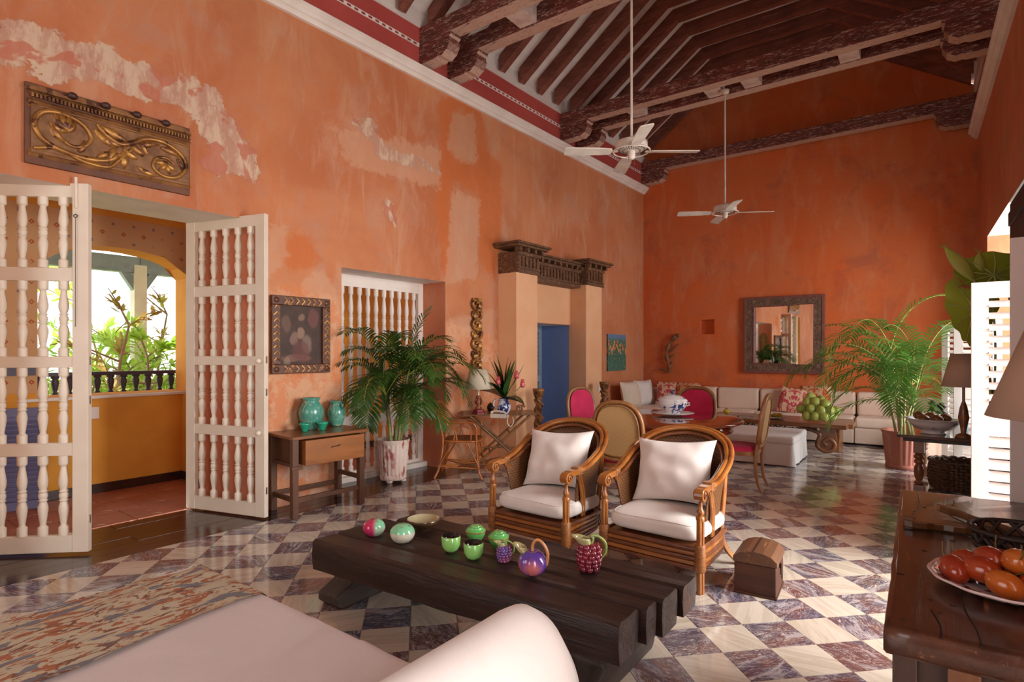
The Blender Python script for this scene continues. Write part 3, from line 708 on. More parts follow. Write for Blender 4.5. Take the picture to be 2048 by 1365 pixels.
def leaf_poly(mb, p, d, up, L, W_):
    d = d.normalized(); s = d.cross(up); s = s.normalized() if s.length > 1e-3 else Vector((1,0,0)); n = s.cross(d)
    mb.add([p, p+d*L*.35+s*W_*.5-n*W_*.12, p+d*L*.75+s*W_*.38, p+d*L, p+d*L*.75-s*W_*.38, p+d*L*.35-s*W_*.5-n*W_*.12], [(0,1,2,3),(0,3,4,5)])
rng = random.Random(3)
def tree(name, label, base, h, spread, nleaf, mat, L=.22, W_=.09, arch=False, kind='tree'):
    t = thing(name, label, kind, base); mb = MB(); lf_ = MB()
    for s in range(3 if arch else 1):
        pts = [Vector((0,0,0))]
        a = rng.uniform(0, 6.28)
        for k in range(5): pts.append(pts[-1]+Vector((cos(a)*spread*.09*rng.uniform(.4,1.6), sin(a)*spread*.09*rng.uniform(.4,1.6), h*.15)))
        mb.tube(spline(pts, 3), [.045*(1-.045*k) for k in range(len(spline(pts, 3)))], 6)
        for b in range(9):
            p0 = pts[2+b % 4]; a = rng.uniform(0, 6.28); e = rng.uniform(.1, 1.0); d = Vector((cos(a)*cos(e), sin(a)*cos(e), sin(e)))
            q = [p0, p0+d*spread*.5, p0+d*spread*rng.uniform(.8, 1.1)+Vector((0,0,-.1*spread))]
            mb.tube(q, [.018, .012, .005], 5)
            for k in range(nleaf):
                f = rng.uniform(.2, 1); pp = q[0]+(q[2]-q[0])*f; dd = (d+Vector((rng.uniform(-1,1), rng.uniform(-1,1), rng.uniform(-.9,.5)))*1.1)
                leaf_poly(lf_, pp, dd, Vector((rng.uniform(-.3,.3), rng.uniform(-.3,.3), 1)), L*rng.uniform(.6,1.2), W_*rng.uniform(.7,1.2))
    build('trunk', mb, m_bark, t); o = build('foliage', lf_, mat, t); o['kind'] = 'stuff'; return t
def gp(px, py, x): return far_pt(px, py, x)
def gbase(px, x, z=-.8): p = far_pt(px, 700, x); return (p.x, p.y, z)
tree('garden_tree', 'slender tree with brownish drooping leaf sprays seen left in the doorway arch', gbase(205,-9.3), 3.5, .75, 22, m_leafB, .20, .06)
tree('garden_tree', 'bright green broad-leaved tree with a pale crooked trunk beside the right jamb', gbase(350,-9.9), 2.9, .85, 34, m_leafA, .22, .12)
tree('garden_shrub', 'low feathery green shrub beneath the trees behind the balustrade', gbase(255,-11.2), 2.5, .9, 34, m_leafA, .28, .045, True, 'shrub')
tree('garden_tree', 'rusty-leaved tree with thin branches in the middle of the doorway arch', gbase(290,-12.8), 4.0, 1.0, 20, m_leafB, .22, .07)
tree('garden_tree', 'tall airy green tree far behind the courtyard porch', gbase(240,-15), 4.4, 1.7, 40, m_leafA, .30, .12)
tree('garden_shrub', 'broad yellow green shrub low in the doorway arch, furthest left', gbase(185,-12.2), 2.9, 1.2, 36, m_leafA, .26, .08, True, 'shrub')
tree('garden_shrub', 'pale green shrub seen through the balusters of the left door leaf', gbase(100,-9.6), 2.0, .7, 26, m_leafA, .26, .06, True, 'shrub')
# ------------------------------------------------------------------ furniture materials
m_cane = wood('rattan_cane', (.42,.155,.03), (.24,.068,.012), 'x', .25, .5, bump=.08, g=.5)
m_cane_d = sm('rattan_dark', (.20,.058,.014), (.11,.03,.008), .3, 8, bump=.1, coat=.4)
m_wrap = sm('rattan_wrap', (.34,.13,.03), (.18,.06,.015), .4, 40, st=(1,1,3), bump=.5, bs=90)
def weave_mat(name, c1, c2, sc=150):
    t = NT(name); a = t.n('ShaderNodeTexWave', {'Vector': t.coord((1,1,1)), 'Scale': sc/6.3, 'Distortion': .4}, bands_direction='Z').outputs[1]
    b = t.n('ShaderNodeTexWave', {'Vector': t.coord((1,1,1)), 'Scale': sc/6.3, 'Distortion': .4}, bands_direction='DIAGONAL').outputs[1]
    h = t.math('MULTIPLY', a, b); col = t.mix(h, c2, c1); t.bump(h, .5, .003); return t.out(col, .5)
m_weave = weave_mat('rattan_weave', (.24,.105,.032), (.10,.036,.010), 110)
m_raffia = weave_mat('raffia_cloth', (.66,.44,.20), (.50,.30,.12), 260)
def cloth(name, c, c2=None, bump=.12, sc=4):
    t = NT(name); n = t.noise(sc, t.coord((1,1,1)), 5, .6, .8); f = t.noise(220, t.coord((1,1,1)), 2)
    t.bump(t.math('ADD', n, t.math('MULTIPLY', f, .08)), bump, .03)
    m = t.out(t.mix(t.ramp(n, .3, .7), c, c2 or tuple(x*.93 for x in c)), .9, 0, .2); t.b.inputs['Sheen Weight'].default_value = .15; return m
m_cush = cloth('cream_cotton', (.80,.74,.70)); m_sofa = cloth('sand_linen', (.72,.55,.44)); m_whitecl = cloth('white_slipcover', (.80,.76,.74)); m_bone = cloth('pale_linen', (.76,.65,.52))
m_daybed = cloth('daybed_cotton', (.64,.55,.53), bump=.2, sc=3)
m_pink = cloth('magenta_velvet', (.62,.035,.11), (.50,.02,.08), .05)
m_chairwood = wood('honey_wood', (.36,.165,.05), (.26,.10,.03), 'z', .35, .3, bump=.08)
m_mahog = wood('polished_mahogany', (.20,.045,.015), (.11,.022,.008), 'x', .08, .8, bump=.03)
m_old = wood('worn_walnut', (.26,.095,.03), (.14,.05,.018), 'x', .32, .3, bump=.25)
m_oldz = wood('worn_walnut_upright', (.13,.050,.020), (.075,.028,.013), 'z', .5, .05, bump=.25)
m_drawer = wood('drawer_oak', (.36,.13,.035), (.22,.075,.02), 'x', .35, .3, bump=.2)
m_char = wood('dark_hewn_beam', (.036,.016,.012), (.013,.0065,.006), 'x', .42, .1, c3=(.085,.035,.022), bump=1.0, bd=.012)
m_end = sm('beam_end_grain', (.10,.085,.085), (.045,.03,.027), .42, 14, c3=(.16,.06,.03), s3=6, t3=.56, bump=.8, bs=50, bd=.01, w3=.15)
m_foot = wood('weathered_foot', (.035,.024,.02), (.07,.05,.04), 'y', .55, c3=(.16,.11,.08), bump=.8, bd=.01)
m_chest = wood('dark_chest_wood', (.085,.030,.014), (.04,.015,.009), 'y', .3, .3, c3=(.24,.10,.045), bump=.5, bd=.006)
m_chestf = wood('chest_front', (.05,.022,.014), (.025,.012,.009), 'z', .45, bump=.6)
m_chestp = wood('chest_post', (.22,.095,.035), (.13,.05,.02), 'z', .4, bump=.5)
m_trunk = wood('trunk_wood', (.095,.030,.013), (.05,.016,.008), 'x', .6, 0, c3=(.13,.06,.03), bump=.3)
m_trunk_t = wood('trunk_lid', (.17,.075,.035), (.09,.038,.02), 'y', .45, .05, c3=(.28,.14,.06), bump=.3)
# ------------------------------------------------------------------ rattan armchairs
def armchair(label, loc, rz):
    t = thing('rattan_armchair', label, 'armchair', loc, rz, 'rattan armchairs by the coffee table')
    W = .325
    # hoop path: scroll -> arm -> back -> arm -> scroll
    half = [(W,.09,.612),(W+.006,.15,.62),(W+.012,.22,.635),(W+.015,.34,.685),(W+.005,.45,.745),(W-.05,.55,.815),(W-.16,.615,.865),(0,.64,.885)]
    full = half + [(-x,y,z) for x,y,z in half[:-1][::-1]]
    path = spline(full, 6)
    for nm, (ox, oz), r, mt in (('hoop_cane', (.022,.006), .0165, m_cane), ('hoop_cane', (-.008,.012), .0175, m_cane), ('hoop_cane', (-.034,-.010), .014, m_cane_d)):
        mb = MB(); n = len(path)
        q = []
        for i, p in enumerate(path):
            t_ = (path[min(i+1,n-1)]-path[max(i-1,0)]).normalized(); out = Vector((t_.y, -t_.x, 0)); out = out.normalized()
            if out.dot(Vector((p.x, p.y-.25, 0))) < 0: out = -out
            k = min(1, max(0, (p.y-.02)/.12)); 
            up = Vector((0,0,1))
            q.append(p + out*ox*(.35+.65*k) + up*(oz + (ox*.5 if p.y > .4 else 0)))
        mb.tube(q, r, 8); build(nm, mb, mt, t)
    # woven shell between hoop and seat
    base = [(W-.04,.155,.27),(W-.045,.30,.27),(W-.06,.42,.27),(W-.12,.50,.27),(0,.53,.27)]
    bfull = spline(base + [(-x,y,z) for x,y,z in base[:-1][::-1]], 8)
    top = [p for p in path if p.y > .105]
    def shell(u, v):
        a = top[min(len(top)-1, int(u*(len(top)-1)+.5))]; fb = u*(len(bfull)-1); i = int(fb); b = bfull[min(i, len(bfull)-1)].lerp(bfull[min(i+1, len(bfull)-1)], fb-i)
        p = a.lerp(b, v); return (p.x*(1-.03*sin(pi*v)), p.y, p.z)
    mb = MB(); mb.surf(shell, 41, 8); build('woven_back', mb, m_weave, t, solid=.008)
    for s in (-1, 1):
        x = s*W
        mb = MB()     # scroll: a rolled end plus the flat arm block
        mb.prism([(.040*cos(a)-.03, .040*sin(a)-.012) for a in [k*pi/9 for k in range(18)]], x-.030, x+.030, lambda u, v, q: (q, u, .60+v))
        mb.prism([(-.035,.027),(.0,.033),(.13,.038),(.13,-.002),(.0,-.008),(-.02,-.01)], x-.029, x+.029, lambda u, v, q: (q, u, .60+v)); sc = build('arm_scroll', mb, m_cane, t, bev=.006, seg=3)
        for sd in (-1, 1):
            mb = MB(); mb.tube([(x+sd*.032, -.03+(.033-.0017*k)*cos(k*.45), .588+(.033-.0017*k)*sin(k*.45)) for k in range(18)], .005, 6); build('scroll_spiral', mb, m_cane_d, sc)
        mb = MB(); mb.box(x-.034, x+.034, .075, .135, .588, .645); build('wrapping', mb, m_wrap, t, bev=.008)
        mb = MB(); mb.lathe([(.011,.44),(.014,.465),(.022,.475),(.024,.49),(.013,.51),(.012,.555),(.016,.565)], 12, (x,-.03,0)); build('turned_post', mb, m_cane, t)
        mb = MB(); 
        for dx in (-.0125, .0125):
            mb.tube([(x+dx,-.03,.0),(x+dx,-.03,.46)], .0125, 8)
            mb.tube([(x+dx*.2,-.048,.0),(x+dx*.2,-.048,.46)], .012, 8)
        mb.lathe([(.025,.435),(.028,.445),(.026,.46),(.012,.468)], 12, (x,-.03,0)); build('leg', mb, m_cane, t)
        mb = MB(); mb.lathe([(.028,.13),(.034,.14),(.034,.285),(.029,.295)], 12, (x,-.034,0)); build('wrapping', mb, m_wrap, t)
        # curved canes under the arm
        mb = MB()
        for o in (0, .026): mb.tube(spline([(x,.10+o,.60),(x-.004*s,.145+o,.53),(x-.01*s,.185+o,.42),(x-.02*s,.20+o,.28)], 5), .0125, 8)
        build('arm_brace', mb, m_cane, t)
        # rear leg: two canes sweeping down and splaying out
        mb = MB()
        for o in (0, .024): mb.tube(spline([(s*(W-.03),.50+o,.78),(s*(W-.04),.49+o,.5),(s*(W-.05),.47+o,.25),(s*(W-.03),.50+o,.12),(s*(W+.035),.60+o,.0)], 6), .013, 8)
        build('leg', mb, m_cane, t)
    # seat apron: five stacked canes round the seat
    for k in range(5):
        z = .145+k*.0285; r = .0148; mb = MB()
        mb.tube(spline([(-W,-.03,z),(-W*.5,-.035,z),(W*.5,-.035,z),(W,-.03,z)], 3), r, 8)
        mb.tube(spline([(W,-.03,z),(W-.005,.2,z),(W-.03,.42,z),(W-.12,.52,z),(0,.54,z),(-W+.12,.52,z),(-W+.03,.42,z),(-W+.005,.2,z),(-W,-.03,z)], 4), r, 8)
        build('apron_cane', mb, m_cane if k % 2 else m_cane_d, t)
    mb = MB(); mb.box(-W+.02, W-.02, -.01, .50, .235, .262); build('seat_deck', mb, m_cane_d, t)
    mb = MB()
    def cush(u, v):
        a = 2*pi*u; ca, sa = cos(a), sin(a); e = .28
        x = (abs(ca)**e)*(1 if ca > 0 else -1)*(W-.008); y = .235+(abs(sa)**e)*(1 if sa > 0 else -1)*.262
        b = v*pi; zz_ = -cos(b); rr = sin(b)**.35 if 0 < v < 1 else 0
        zc = .335 + (abs(zz_)**.7)*(1 if zz_ > 0 else -1)*.062
        x *= rr; yy = .235+(y-.235)*rr
        if zz_ > 0: zc += .025*(1-(x/W)**2)*(1-((yy-.235)/.26)**2) + .008*mnoise.noise(Vector((x*6, yy*6, 3+loc[0])))
        return (x, yy, zc)
    mb.surf(cush, 40, 21, cu=True); cs = build('seat_cushion', mb, m_cush, t)
    mb = MB(); mb.tube([cush(k/60, .70) for k in range(60)], .0045, 5, closed=True); build('piping', mb, m_cush, cs)
    mb = MB(); mb.pillow(.56, .45, .20, 26, 26, .12, .02, loc[0]*3)
    p = build('back_pillow', mb, m_cush, t, (-.015, .375, .625), (radians(68), radians(-3), radians(4)))
    return t
armchair('rattan armchair on the right, brightest white cushions, next to the small trunk', (-1.447, 3.44, 0), radians(-2.5))
armchair('rattan armchair on the left, nearer the palm, with creased cream back pillow', (-2.325, 3.35, 0), radians(-2))
# ------------------------------------------------------------------ louis style dining chairs
def oval(w, h, z0, n=36, rtop=1.0):
    out = []
    for k in range(n):
        a = 2*pi*k/n; c, s = cos(a), sin(a); e = .75 if s > 0 else .55
        out.append((w/2*(abs(c)**e)*(1 if c > 0 else -1), z0+h/2+h/2*(abs(s)**e)*(1 if s > 0 else -1)))
    return out
dchairs = None
def dining_chair():
    t = thing('dining_chair', 'x', 'chair'); lean = .13
    def bp(x, z, y=0): return (x, .23+(z-.45)*lean*1.1+y, z)
    o = oval(.475, .53, .46)
    mb = MB(); mb.tube([bp(x, z) for x, z in o], .021, 8, closed=True); build('back_frame', mb, m_chairwood, t)
    mb = MB(); mb.tube([bp(x*.86, .725+(z-.725)*.88, .018) for x, z in o], .006, 6, closed=True); build('back_moulding', mb, m_chairwood, t)
    mb = MB(); c = bp(0, .725)
    for y_, mt in ((-.022, m_pink), (.012, m_raffia)):
        mb = MB(); pts = [bp(x*.90, .725+(z-.725)*.92, y_) for x, z in o]; cc = Vector(bp(0,.725,y_*1.5)); mb.add(pts+[tuple(cc)], [(i, (i+1) % len(o), len(o)) for i in range(len(o))], True)
        build('back_upholstery' if y_ < 0 else 'raffia_back', mb, mt, t)
    mb = MB()
    def seat(u, v):
        a = 2*pi*u; ca, sa = cos(a), sin(a); e = .45
        x = (abs(ca)**e)*(1 if ca > 0 else -1); y = (abs(sa)**e)*(1 if sa > 0 else -1)
        wd = .245-.02*(y+1)/2; b = v*pi/2; rr = cos(b)**.45 if v < 1 else 0
        return (x*wd*rr, -.01+y*.225*rr, .415+.06*sin(b)**.8)
    mb.surf(seat, 32, 9, cu=True); build('seat', mb, m_pink, t)
    mb = MB(); mb.surf(lambda u, v: tuple(Vector(seat(u, 0))*Vector((1,1,1)) if False else (seat(u,0)[0]*1.03, -.01+(seat(u,0)[1]+.01)*1.03, .375+.045*v)), 32, 2, cu=True); build('seat_rail', mb, m_chairwood, t)
    for s in (-1, 1):
        mb = MB(); q = spline([(s*.225,-.20,.40),(s*.245,-.225,.33),(s*.225,-.205,.18),(s*.205,-.185,.06),(s*.215,-.20,.01)], 5); n = len(q)
        mb.tube(q, [lerp(.028, .013, min(1, i/(n*.8))) if i < n-3 else .015+.002*(i-n+3) for i in range(n)], 8); build('leg', mb, m_chairwood, t)
        mb = MB(); q = spline([(s*.19,.235,.50),(s*.20,.215,.40),(s*.195,.215,.25),(s*.185,.235,.10),(s*.195,.275,.01)], 5); n = len(q)
        mb.tube(q, [lerp(.021, .014, i/n) for i in range(n)], 8); build('leg', mb, m_chairwood, t)
    return t
c0 = dining_chair(); c0.location = (-2.30, 4.98, 0); c0.rotation_euler = (0, 0, pi+.0); c0['label'] = 'dining chair with its raffia back to the camera, behind the left armchair'; c0['group'] = 'pink dining chairs round the table'
duptree(c0, (-2.42, 6.92, 0), 0.05, 'dining chair on the far side of the round table, magenta back in shade')
duptree(c0, (-3.33, 6.25, 0), radians(77), 'dining chair with bright pink oval back at the left end of the round table')
duptree(c0, (-1.70, 6.33, 0), radians(-86), 'dining chair seen from the side at the right of the round table')
# ------------------------------------------------------------------ round table and tureen
t = thing('round_dining_table', 'round polished mahogany pedestal dining table carrying the blue and white tureen', 'table', (-2.40, 6.02, 0))
mb = MB(); mb.lathe([(0,.695),(.80,.695),(.825,.705),(.83,.715),(.82,.727),(.80,.732),(0,.732)], 64); build('table_top', mb, m_mahog, t)
mb = MB(); mb.lathe([(.70,.60),(.72,.605),(.72,.69),(.70,.695)], 56); build('apron', mb, m_mahog, t)
mb = MB(); mb.lathe([(.10,.09),(.16,.11),(.12,.15),(.07,.2),(.06,.3),(.09,.38),(.11,.44),(.07,.5),(.10,.56),(.30,.60)], 24); build('pedestal', mb, m_mahog, t)
for k in range(4):
    a = pi/4+k*pi/2; mb = MB(); q = spline([(.06*cos(a),.06*sin(a),.16),(.25*cos(a),.25*sin(a),.14),(.42*cos(a),.42*sin(a),.03),(.5*cos(a),.5*sin(a),.03)], 4); mb.tube(q, [.05]*4+[.035]*(len(q)-4), 8); build('foot', mb, m_mahog, t)
def porcelain(name, base=(.72,.70,.70), blue=(.03,.06,.24), sc=16, th=.54):
    t = NT(name); n = t.noise(sc, t.coord((1,1,1)), 5, .65, 1.2); g = t.noise(5, t.coord((1,1,1)), 2)
    return t.out(t.mix(t.math('MULTIPLY', t.ramp(n, th, th+.03), t.ramp(g, .42, .5)), base, blue), .12, 0, .5, .3)
m_porc = porcelain('blue_white_porcelain'); m_porc2 = porcelain('pale_porcelain', th=.60, blue=(.12,.14,.25)); m_porcd = porcelain('dark_blue_porcelain', (.60,.62,.68), (.012,.022,.13), 14, .44)
tz = .732
p = at(1345, 832, tz)
pl = thing('oval_platter', 'white and blue oval platter under the tureen on the round table', 'platter', (p.x, p.y, tz), .3)
mb = MB(); mb.lathe([(0,.006),(.10,.006),(.20,.022),(.235,.038),(.23,.042),(.19,.028),(.10,.012),(0,.012)], 36, sy=.78); build('dish', mb, m_porc2, pl)
tu = thing('soup_tureen', 'lidded blue and white porcelain tureen on the round dining table', 'tureen', (p.x, p.y, tz+.014), .3)
mb = MB(); mb.lathe([(.08,0),(.09,.01),(.075,.025),(.11,.05),(.145,.09),(.155,.13),(.158,.15),(.15,.15),(.14,.1),(.0,.04)], 32, sy=.78); build('bowl', mb, m_porc, tu)
mb = MB(); mb.lathe([(.16,.15),(.165,.157),(.15,.175),(.10,.205),(.05,.222),(0,.225)], 32, sy=.78); ld = build('lid', mb, m_porc, tu)
mb = MB(); mb.ball((0,0,.235), .014); mb.tube([(-.02,0,.24),(-.012,0,.258),(0,0,.262),(.012,0,.268),(.022,0,.262)], .008, 6); build('knob', mb, sm('cobalt', (.02,.04,.22), rough=.2, bump=0), ld)
for s in (-1, 1): mb = MB(); mb.tube([(s*.15,0,.10),(s*.185,0,.115),(s*.185,0,.135),(s*.152,0,.13)], .008, 6); build('handle', mb, m_porc, tu)
# ------------------------------------------------------------------ hewn coffee table
ct = thing('hewn_coffee_table', 'low dark coffee table of four hewn beams on sleigh feet', 'coffee table', (0,0,0))
TZ = .40
Lp = [at(*q, TZ) for q in [(622.7,1081),(676,1062),(762,1036),(800,1028),(829.5,1020)]]; Rp = [at(*q, TZ) for q in [(1234,1250.5),(1316,1202),(1357,1170),(1391,1145)]]
ys_L = [1.87, 2.045, 2.235, 2.43, 2.63]; ys_R = [1.985, 2.18, 2.30, 2.49, 2.68]
xl_ = [-2.775, -2.79, -2.79, -2.72]; xr_ = [-.972, -.945, -.925, -.905]; th_ = [.165, .15, .16, .135]
for k in range(4):
    r2 = random.Random(k); mb = MB(); N = 26
    def sec(u):
        x = lerp(xl_[k], xr_[k], u); y0 = lerp(ys_L[k], ys_R[k], u)+.005; y1 = lerp(ys_L[k+1], ys_R[k+1], u)-.008
        w_ = lambda q: .007*mnoise.noise(Vector((x*4, q*7, k*3.1)))
        T_ = th_[k]; z1 = TZ - .004*k
        return [(x, y0+.008+w_(1), z1-T_+w_(2)), (x, y0+w_(3), z1-T_*.5), (x, y0+.006+w_(4), z1-.012), (x, y0+.022, z1+w_(5)*.5), (x, (y0+y1)/2, z1-.003+w_(6)*.6), (x, y1-.018, z1+w_(7)*.5), (x, y1+w_(8), z1-.014), (x, y1+w_(9), z1-T_*.5), (x, y1-.012+w_(10), z1-T_)]
    rows = [sec(i/N) for i in range(N+1)]; n = 9
    vs = [p for r in rows for p in r]; fs = [(i*n+j, (i+1)*n+j, (i+1)*n+(j+1) % n, i*n+(j+1) % n) for i in range(N) for j in range(n)]
    mb.add(vs, fs); mb.add(rows[0], [tuple(range(n))]); 
    b = build('hewn_beam', mb, m_char, ct)
    eb = MB(); eb.add([(x+.001, y, z) for x, y, z in rows[-1]], [tuple(range(n))[::-1]]); eb.add([(x-.004, y, z) for x, y, z in rows[-1]], [tuple(range(n))]); build('end_grain', eb, m_end, b)
for x0, x1 in ((-2.84,-2.66), (-1.30,-1.10)):
    mb = MB(); pr_ = [(1.99,0),(1.955,.03),(1.96,.075),(2.02,.10),(2.07,.125),(2.08,.19),(2.10,.235),(2.45,.235),(2.47,.19),(2.48,.125),(2.53,.10),(2.59,.075),(2.6,.03),(2.565,0)]
    if x0 > -2: pr_ = [(a+.06, b) for a, b in pr_]
    mb.prism(pr_, x0, x1, lambda u, v, q: (q, u, v)); build('sleigh_foot', mb, m_foot, ct, bev=.012)
# ceramics on the coffee table
def place(px, py, z=TZ-.003): return at(px, py, z)
CS = 1.17
def cs_(t): t.scale = (CS,CS,CS); return t
def glaze(name, c, c2=None, sc=5, rough=.1): return sm(name, c, c2 or c, rough, sc, bump=0, coat=.5, spec=.6)
m_gcup = glaze('green_lacquer', (.20,.50,.13), (.30,.60,.16)); m_glid = glaze('jade_green', (.10,.44,.10), (.16,.52,.15)); m_blackl = glaze('black_lacquer', (.006,.005,.005))
m_pale = glaze('cream_glaze', (.68,.60,.50)); m_mint = glaze('mint_glaze', (.22,.58,.36), (.28,.62,.40))
def apple(label, px, py, r, pinkish, rz):
    p = place(px, py); t = cs_(thing('fruit_shaped_box', label, 'box', p, rz+radians(30)))
    def f(lo):
        def fn(u, v):
            a = 2*pi*u; z = lerp(-.72, .15, v) if lo else lerp(.15, 1, v); rr = sqrt(max(0, 1-z*z))
            cre = 1-.10*math.exp(-((a-pi*1.5)/.16)**2) ; k = 1-.25*max(0, z-.6)
            dim = -.10*math.exp(-(rr/.3)**2) if z > 0 else 0
            return (r*1.08*rr*cos(a)*cre*k, r*1.08*rr*sin(a)*cre*k, r*(.72+z*.88+dim))
        return fn
    tn = NT('apple_glaze_%s' % ('pink' if pinkish else 'green')); s = tn.n('ShaderNodeSeparateXYZ', {0: tn.coord()}); fx = tn.ramp(s.outputs[0], r*.55, -r*.1)
    up = tn.mix(fx, (.22,.60,.36), (.50,.02,.10)) if pinkish else (.22,.58,.33)
    mt = tn.out(up, .08, 0, .6, .6)
    tn = NT('apple_base_%s' % ('pink' if pinkish else 'green')); s = tn.n('ShaderNodeSeparateXYZ', {0: tn.coord()}); fx = tn.ramp(s.outputs[0], r*.5, -r*.05)
    mt2 = tn.out(tn.mix(fx, (.42,.60,.42), (.50,.03,.12)) if pinkish else (.62,.58,.47), .1, 0, .6, .5)
    mb = MB(); mb.surf(f(True), 36, 10, cu=True); mb.lathe([(0,.002),(r*.7,.002),(r*.75,.018)], 24); build('bowl', mb, mt2, t)
    mb = MB(); mb.surf(f(False), 36, 10, cu=True); ld = build('lid', mb, mt, t)
    mb = MB()
    for a in (.2, -.9): leaf_poly(mb, Vector((0,0,r*1.52)), Vector((cos(a), sin(a), -.15)), Vector((0,0,1)), r*.8, r*.3)
    build('gilt_leaf', mb, m_gilt, ld); return t
apple('round fruit-shaped box, deep pink and green, leftmost on the coffee table', 748, 1070, .050, True, radians(10))
apple('round fruit-shaped box, mint green lid over cream base, on the coffee table', 805, 1083, .054, False, radians(-25))
p = place(847, 1060, TZ-.01); t = thing('stoneware_bowl', 'brown stoneware bowl with pale inside at the back of the coffee table', 'bowl', p)
mb = MB(); mb.lathe([(.035,0),(.038,.008),(.06,.02),(.088,.045),(.098,.065),(.094,.068)], 36, cap=1); build('outside', mb, glaze('brown_glaze', (.10,.052,.02), (.055,.03,.012), 20, .2), t)
mb = MB(); mb.lathe([(.0,.018),(.05,.022),(.08,.045),(.095,.068)], 36, cap=0); build('inside', mb, glaze('ochre_glaze', (.42,.36,.22), (.35,.27,.14), 8, .15), t)
def cup(label, px, py):
    t = cs_(thing('lacquer_cup', label, 'cup', place(px, py), 0, 'green cups on the coffee table'))
    mb = MB(); mb.lathe([(.0,.0),(.022,0),(.034,.012),(.042,.03),(.043,.068),(.041,.07)], 28, cap=1); build('cup_body', mb, m_gcup, t)
    mb = MB(); mb.lathe([(.0,.012),(.03,.014),(.039,.03),(.0405,.0705),(.0425,.0705)], 28, cap=0); build('cup_inside', mb, m_blackl, t)
cup('green lacquer cup with black inside, left of the open pair', 902, 1103); cup('green lacquer cup with black inside, nearer of the open pair', 947, 1118)
def pot(label, px, py):
    t = cs_(thing('lidded_jar', label, 'jar', place(px, py), 0, 'lidded green jars on the coffee table'))
    mb = MB(); mb.lathe([(0,0),(.022,0),(.024,.008),(.036,.022),(.046,.045),(.046,.052)], 28); build('jar_body', mb, m_glid, t)
    mb = MB(); mb.lathe([(.046,.052),(.0475,.053),(.0475,.057),(.046,.058)], 28); build('gilt_rim', mb, m_gilt, t)
    mb = MB(); mb.lathe([(.047,.058),(.047,.061),(.037,.067),(.035,.070),(.034,.074),(.024,.077),(.023,.081),(0,.083)], 44, smooth=False); build('lid', mb, m_mint if False else m_glid, t)
pot('lidded jade green jar behind the two open cups', 951, 1086); pot('lidded jade green jar behind the small grape pitcher', 997, 1099)
def berry_mat(name, c, c2): return glaze(name, c, c2, 14, .12)
m_purple_g = berry_mat('grape_glaze', (.10,.055,.30), (.30,.06,.12)); m_berry = berry_mat('berry_glaze', (.26,.02,.04), (.16,.012,.035)); m_greenh = glaze('green_handle', (.20,.38,.08), (.34,.44,.12), 18)
def berry_pitcher(label, px, py, s, mt, nb, rb):
    t = thing('fruit_pitcher', label, 'pitcher', place(px, py), radians(35))
    prof = [(.0,.0),(.030,.0),(.042,.02),(.052,.06),(.050,.095),(.038,.12),(.028,.13)]
    mb = MB(); mb.lathe([(r*s, z*s) for r, z in prof], 24); body = build('pitcher_body', mb, mt, t)
    mb = MB(); rr = random.Random(4)
    for row in range(nb):
        z = lerp(.014, .115, row/(nb-1)); i = next(i for i in range(len(prof)-1) if prof[i+1][1] >= z and prof[i+1][1] > prof[i][1]); a, b = prof[i], prof[i+1]; r = lerp(a[0], b[0], (z-a[1])/(b[1]-a[1])); n = max(6, int(2*pi*r/(rb*1.75)))
        for k in range(n): an = 2*pi*(k+.5*(row % 2))/n; mb.ball((r*cos(an)*s*.97, r*sin(an)*s*.97, z*s), rb*s*.98, 8, 6)
    o = build('berry_relief', mb, mt, t); o['kind'] = 'stuff'
    mb = MB(); mb.surf(lambda u, v: ((-.012-.020*v+(.024+.012*v)*cos(2*pi*u)*(1+.5*v*(cos(2*pi*u) < -.5)))*s, .024*(1+.3*v)*sin(2*pi*u)*s, (.118+.042*v+.008*v*cos(2*pi*u+pi))*s), 20, 5, cu=True); build('spout', mb, glaze('leaf_spout', (.32,.36,.12), (.5,.42,.24), 12), t, solid=.004*s)
    mb = MB(); q = spline([(.012*s,0,.128*s),(.02*s,0,.150*s),(.012*s,0,.165*s),(.045*s,0,.162*s),(.078*s,0,.13*s),(.078*s,0,.085*s),(.05*s,0,.05*s)], 5); mb.tube(q, [.0065*s]*len(q), 8); build('handle', mb, m_greenh, t)
berry_pitcher('small purple grape-shaped pitcher with thin green handle', 1008, 1124, .62, m_purple_g, 6, .0150)
berry_pitcher('large dark red berry-shaped pitcher with looping green handle', 1178, 1141, 1.0, m_berry, 6, .0165)
p = place(1065, 1152); t = cs_(thing('plum_pitcher', 'round violet plum-shaped pitcher with orange handle on the coffee table', 'pitcher', p, radians(20)))
def plum(u, v):
    a = 2*pi*u; b = pi*v; cre = 1-.13*math.exp(-(((a-pi*1.42+pi) % (2*pi)-pi)/.13)**2); r = .0585*sin(b)*cre
    return (r*cos(a), r*sin(a), .052-.052*cos(b)-(.012*math.exp(-((pi-b)/.25)**2)))
tn = NT('plum_glaze'); s = tn.n('ShaderNodeSeparateXYZ', {0: tn.coord()}); pk = tn.ramp(tn.n('ShaderNodeVectorMath', {0: tn.coord(), 1: (.012,-.055,.035)}, operation='DISTANCE').outputs['Value'], .055, .012)
pk2 = tn.ramp(tn.n('ShaderNodeVectorMath', {0: tn.coord(), 1: (-.052,-.03,.03)}, operation='DISTANCE').outputs['Value'], .05, .01)
mt = tn.out(tn.mix(tn.math('MAXIMUM', pk, pk2), (.10,.045,.30), (.58,.16,.17)), .08, 0, .6, .6)
mb = MB(); mb.surf(plum, 48, 22, cu=True); build('pitcher_body', mb, mt, t)
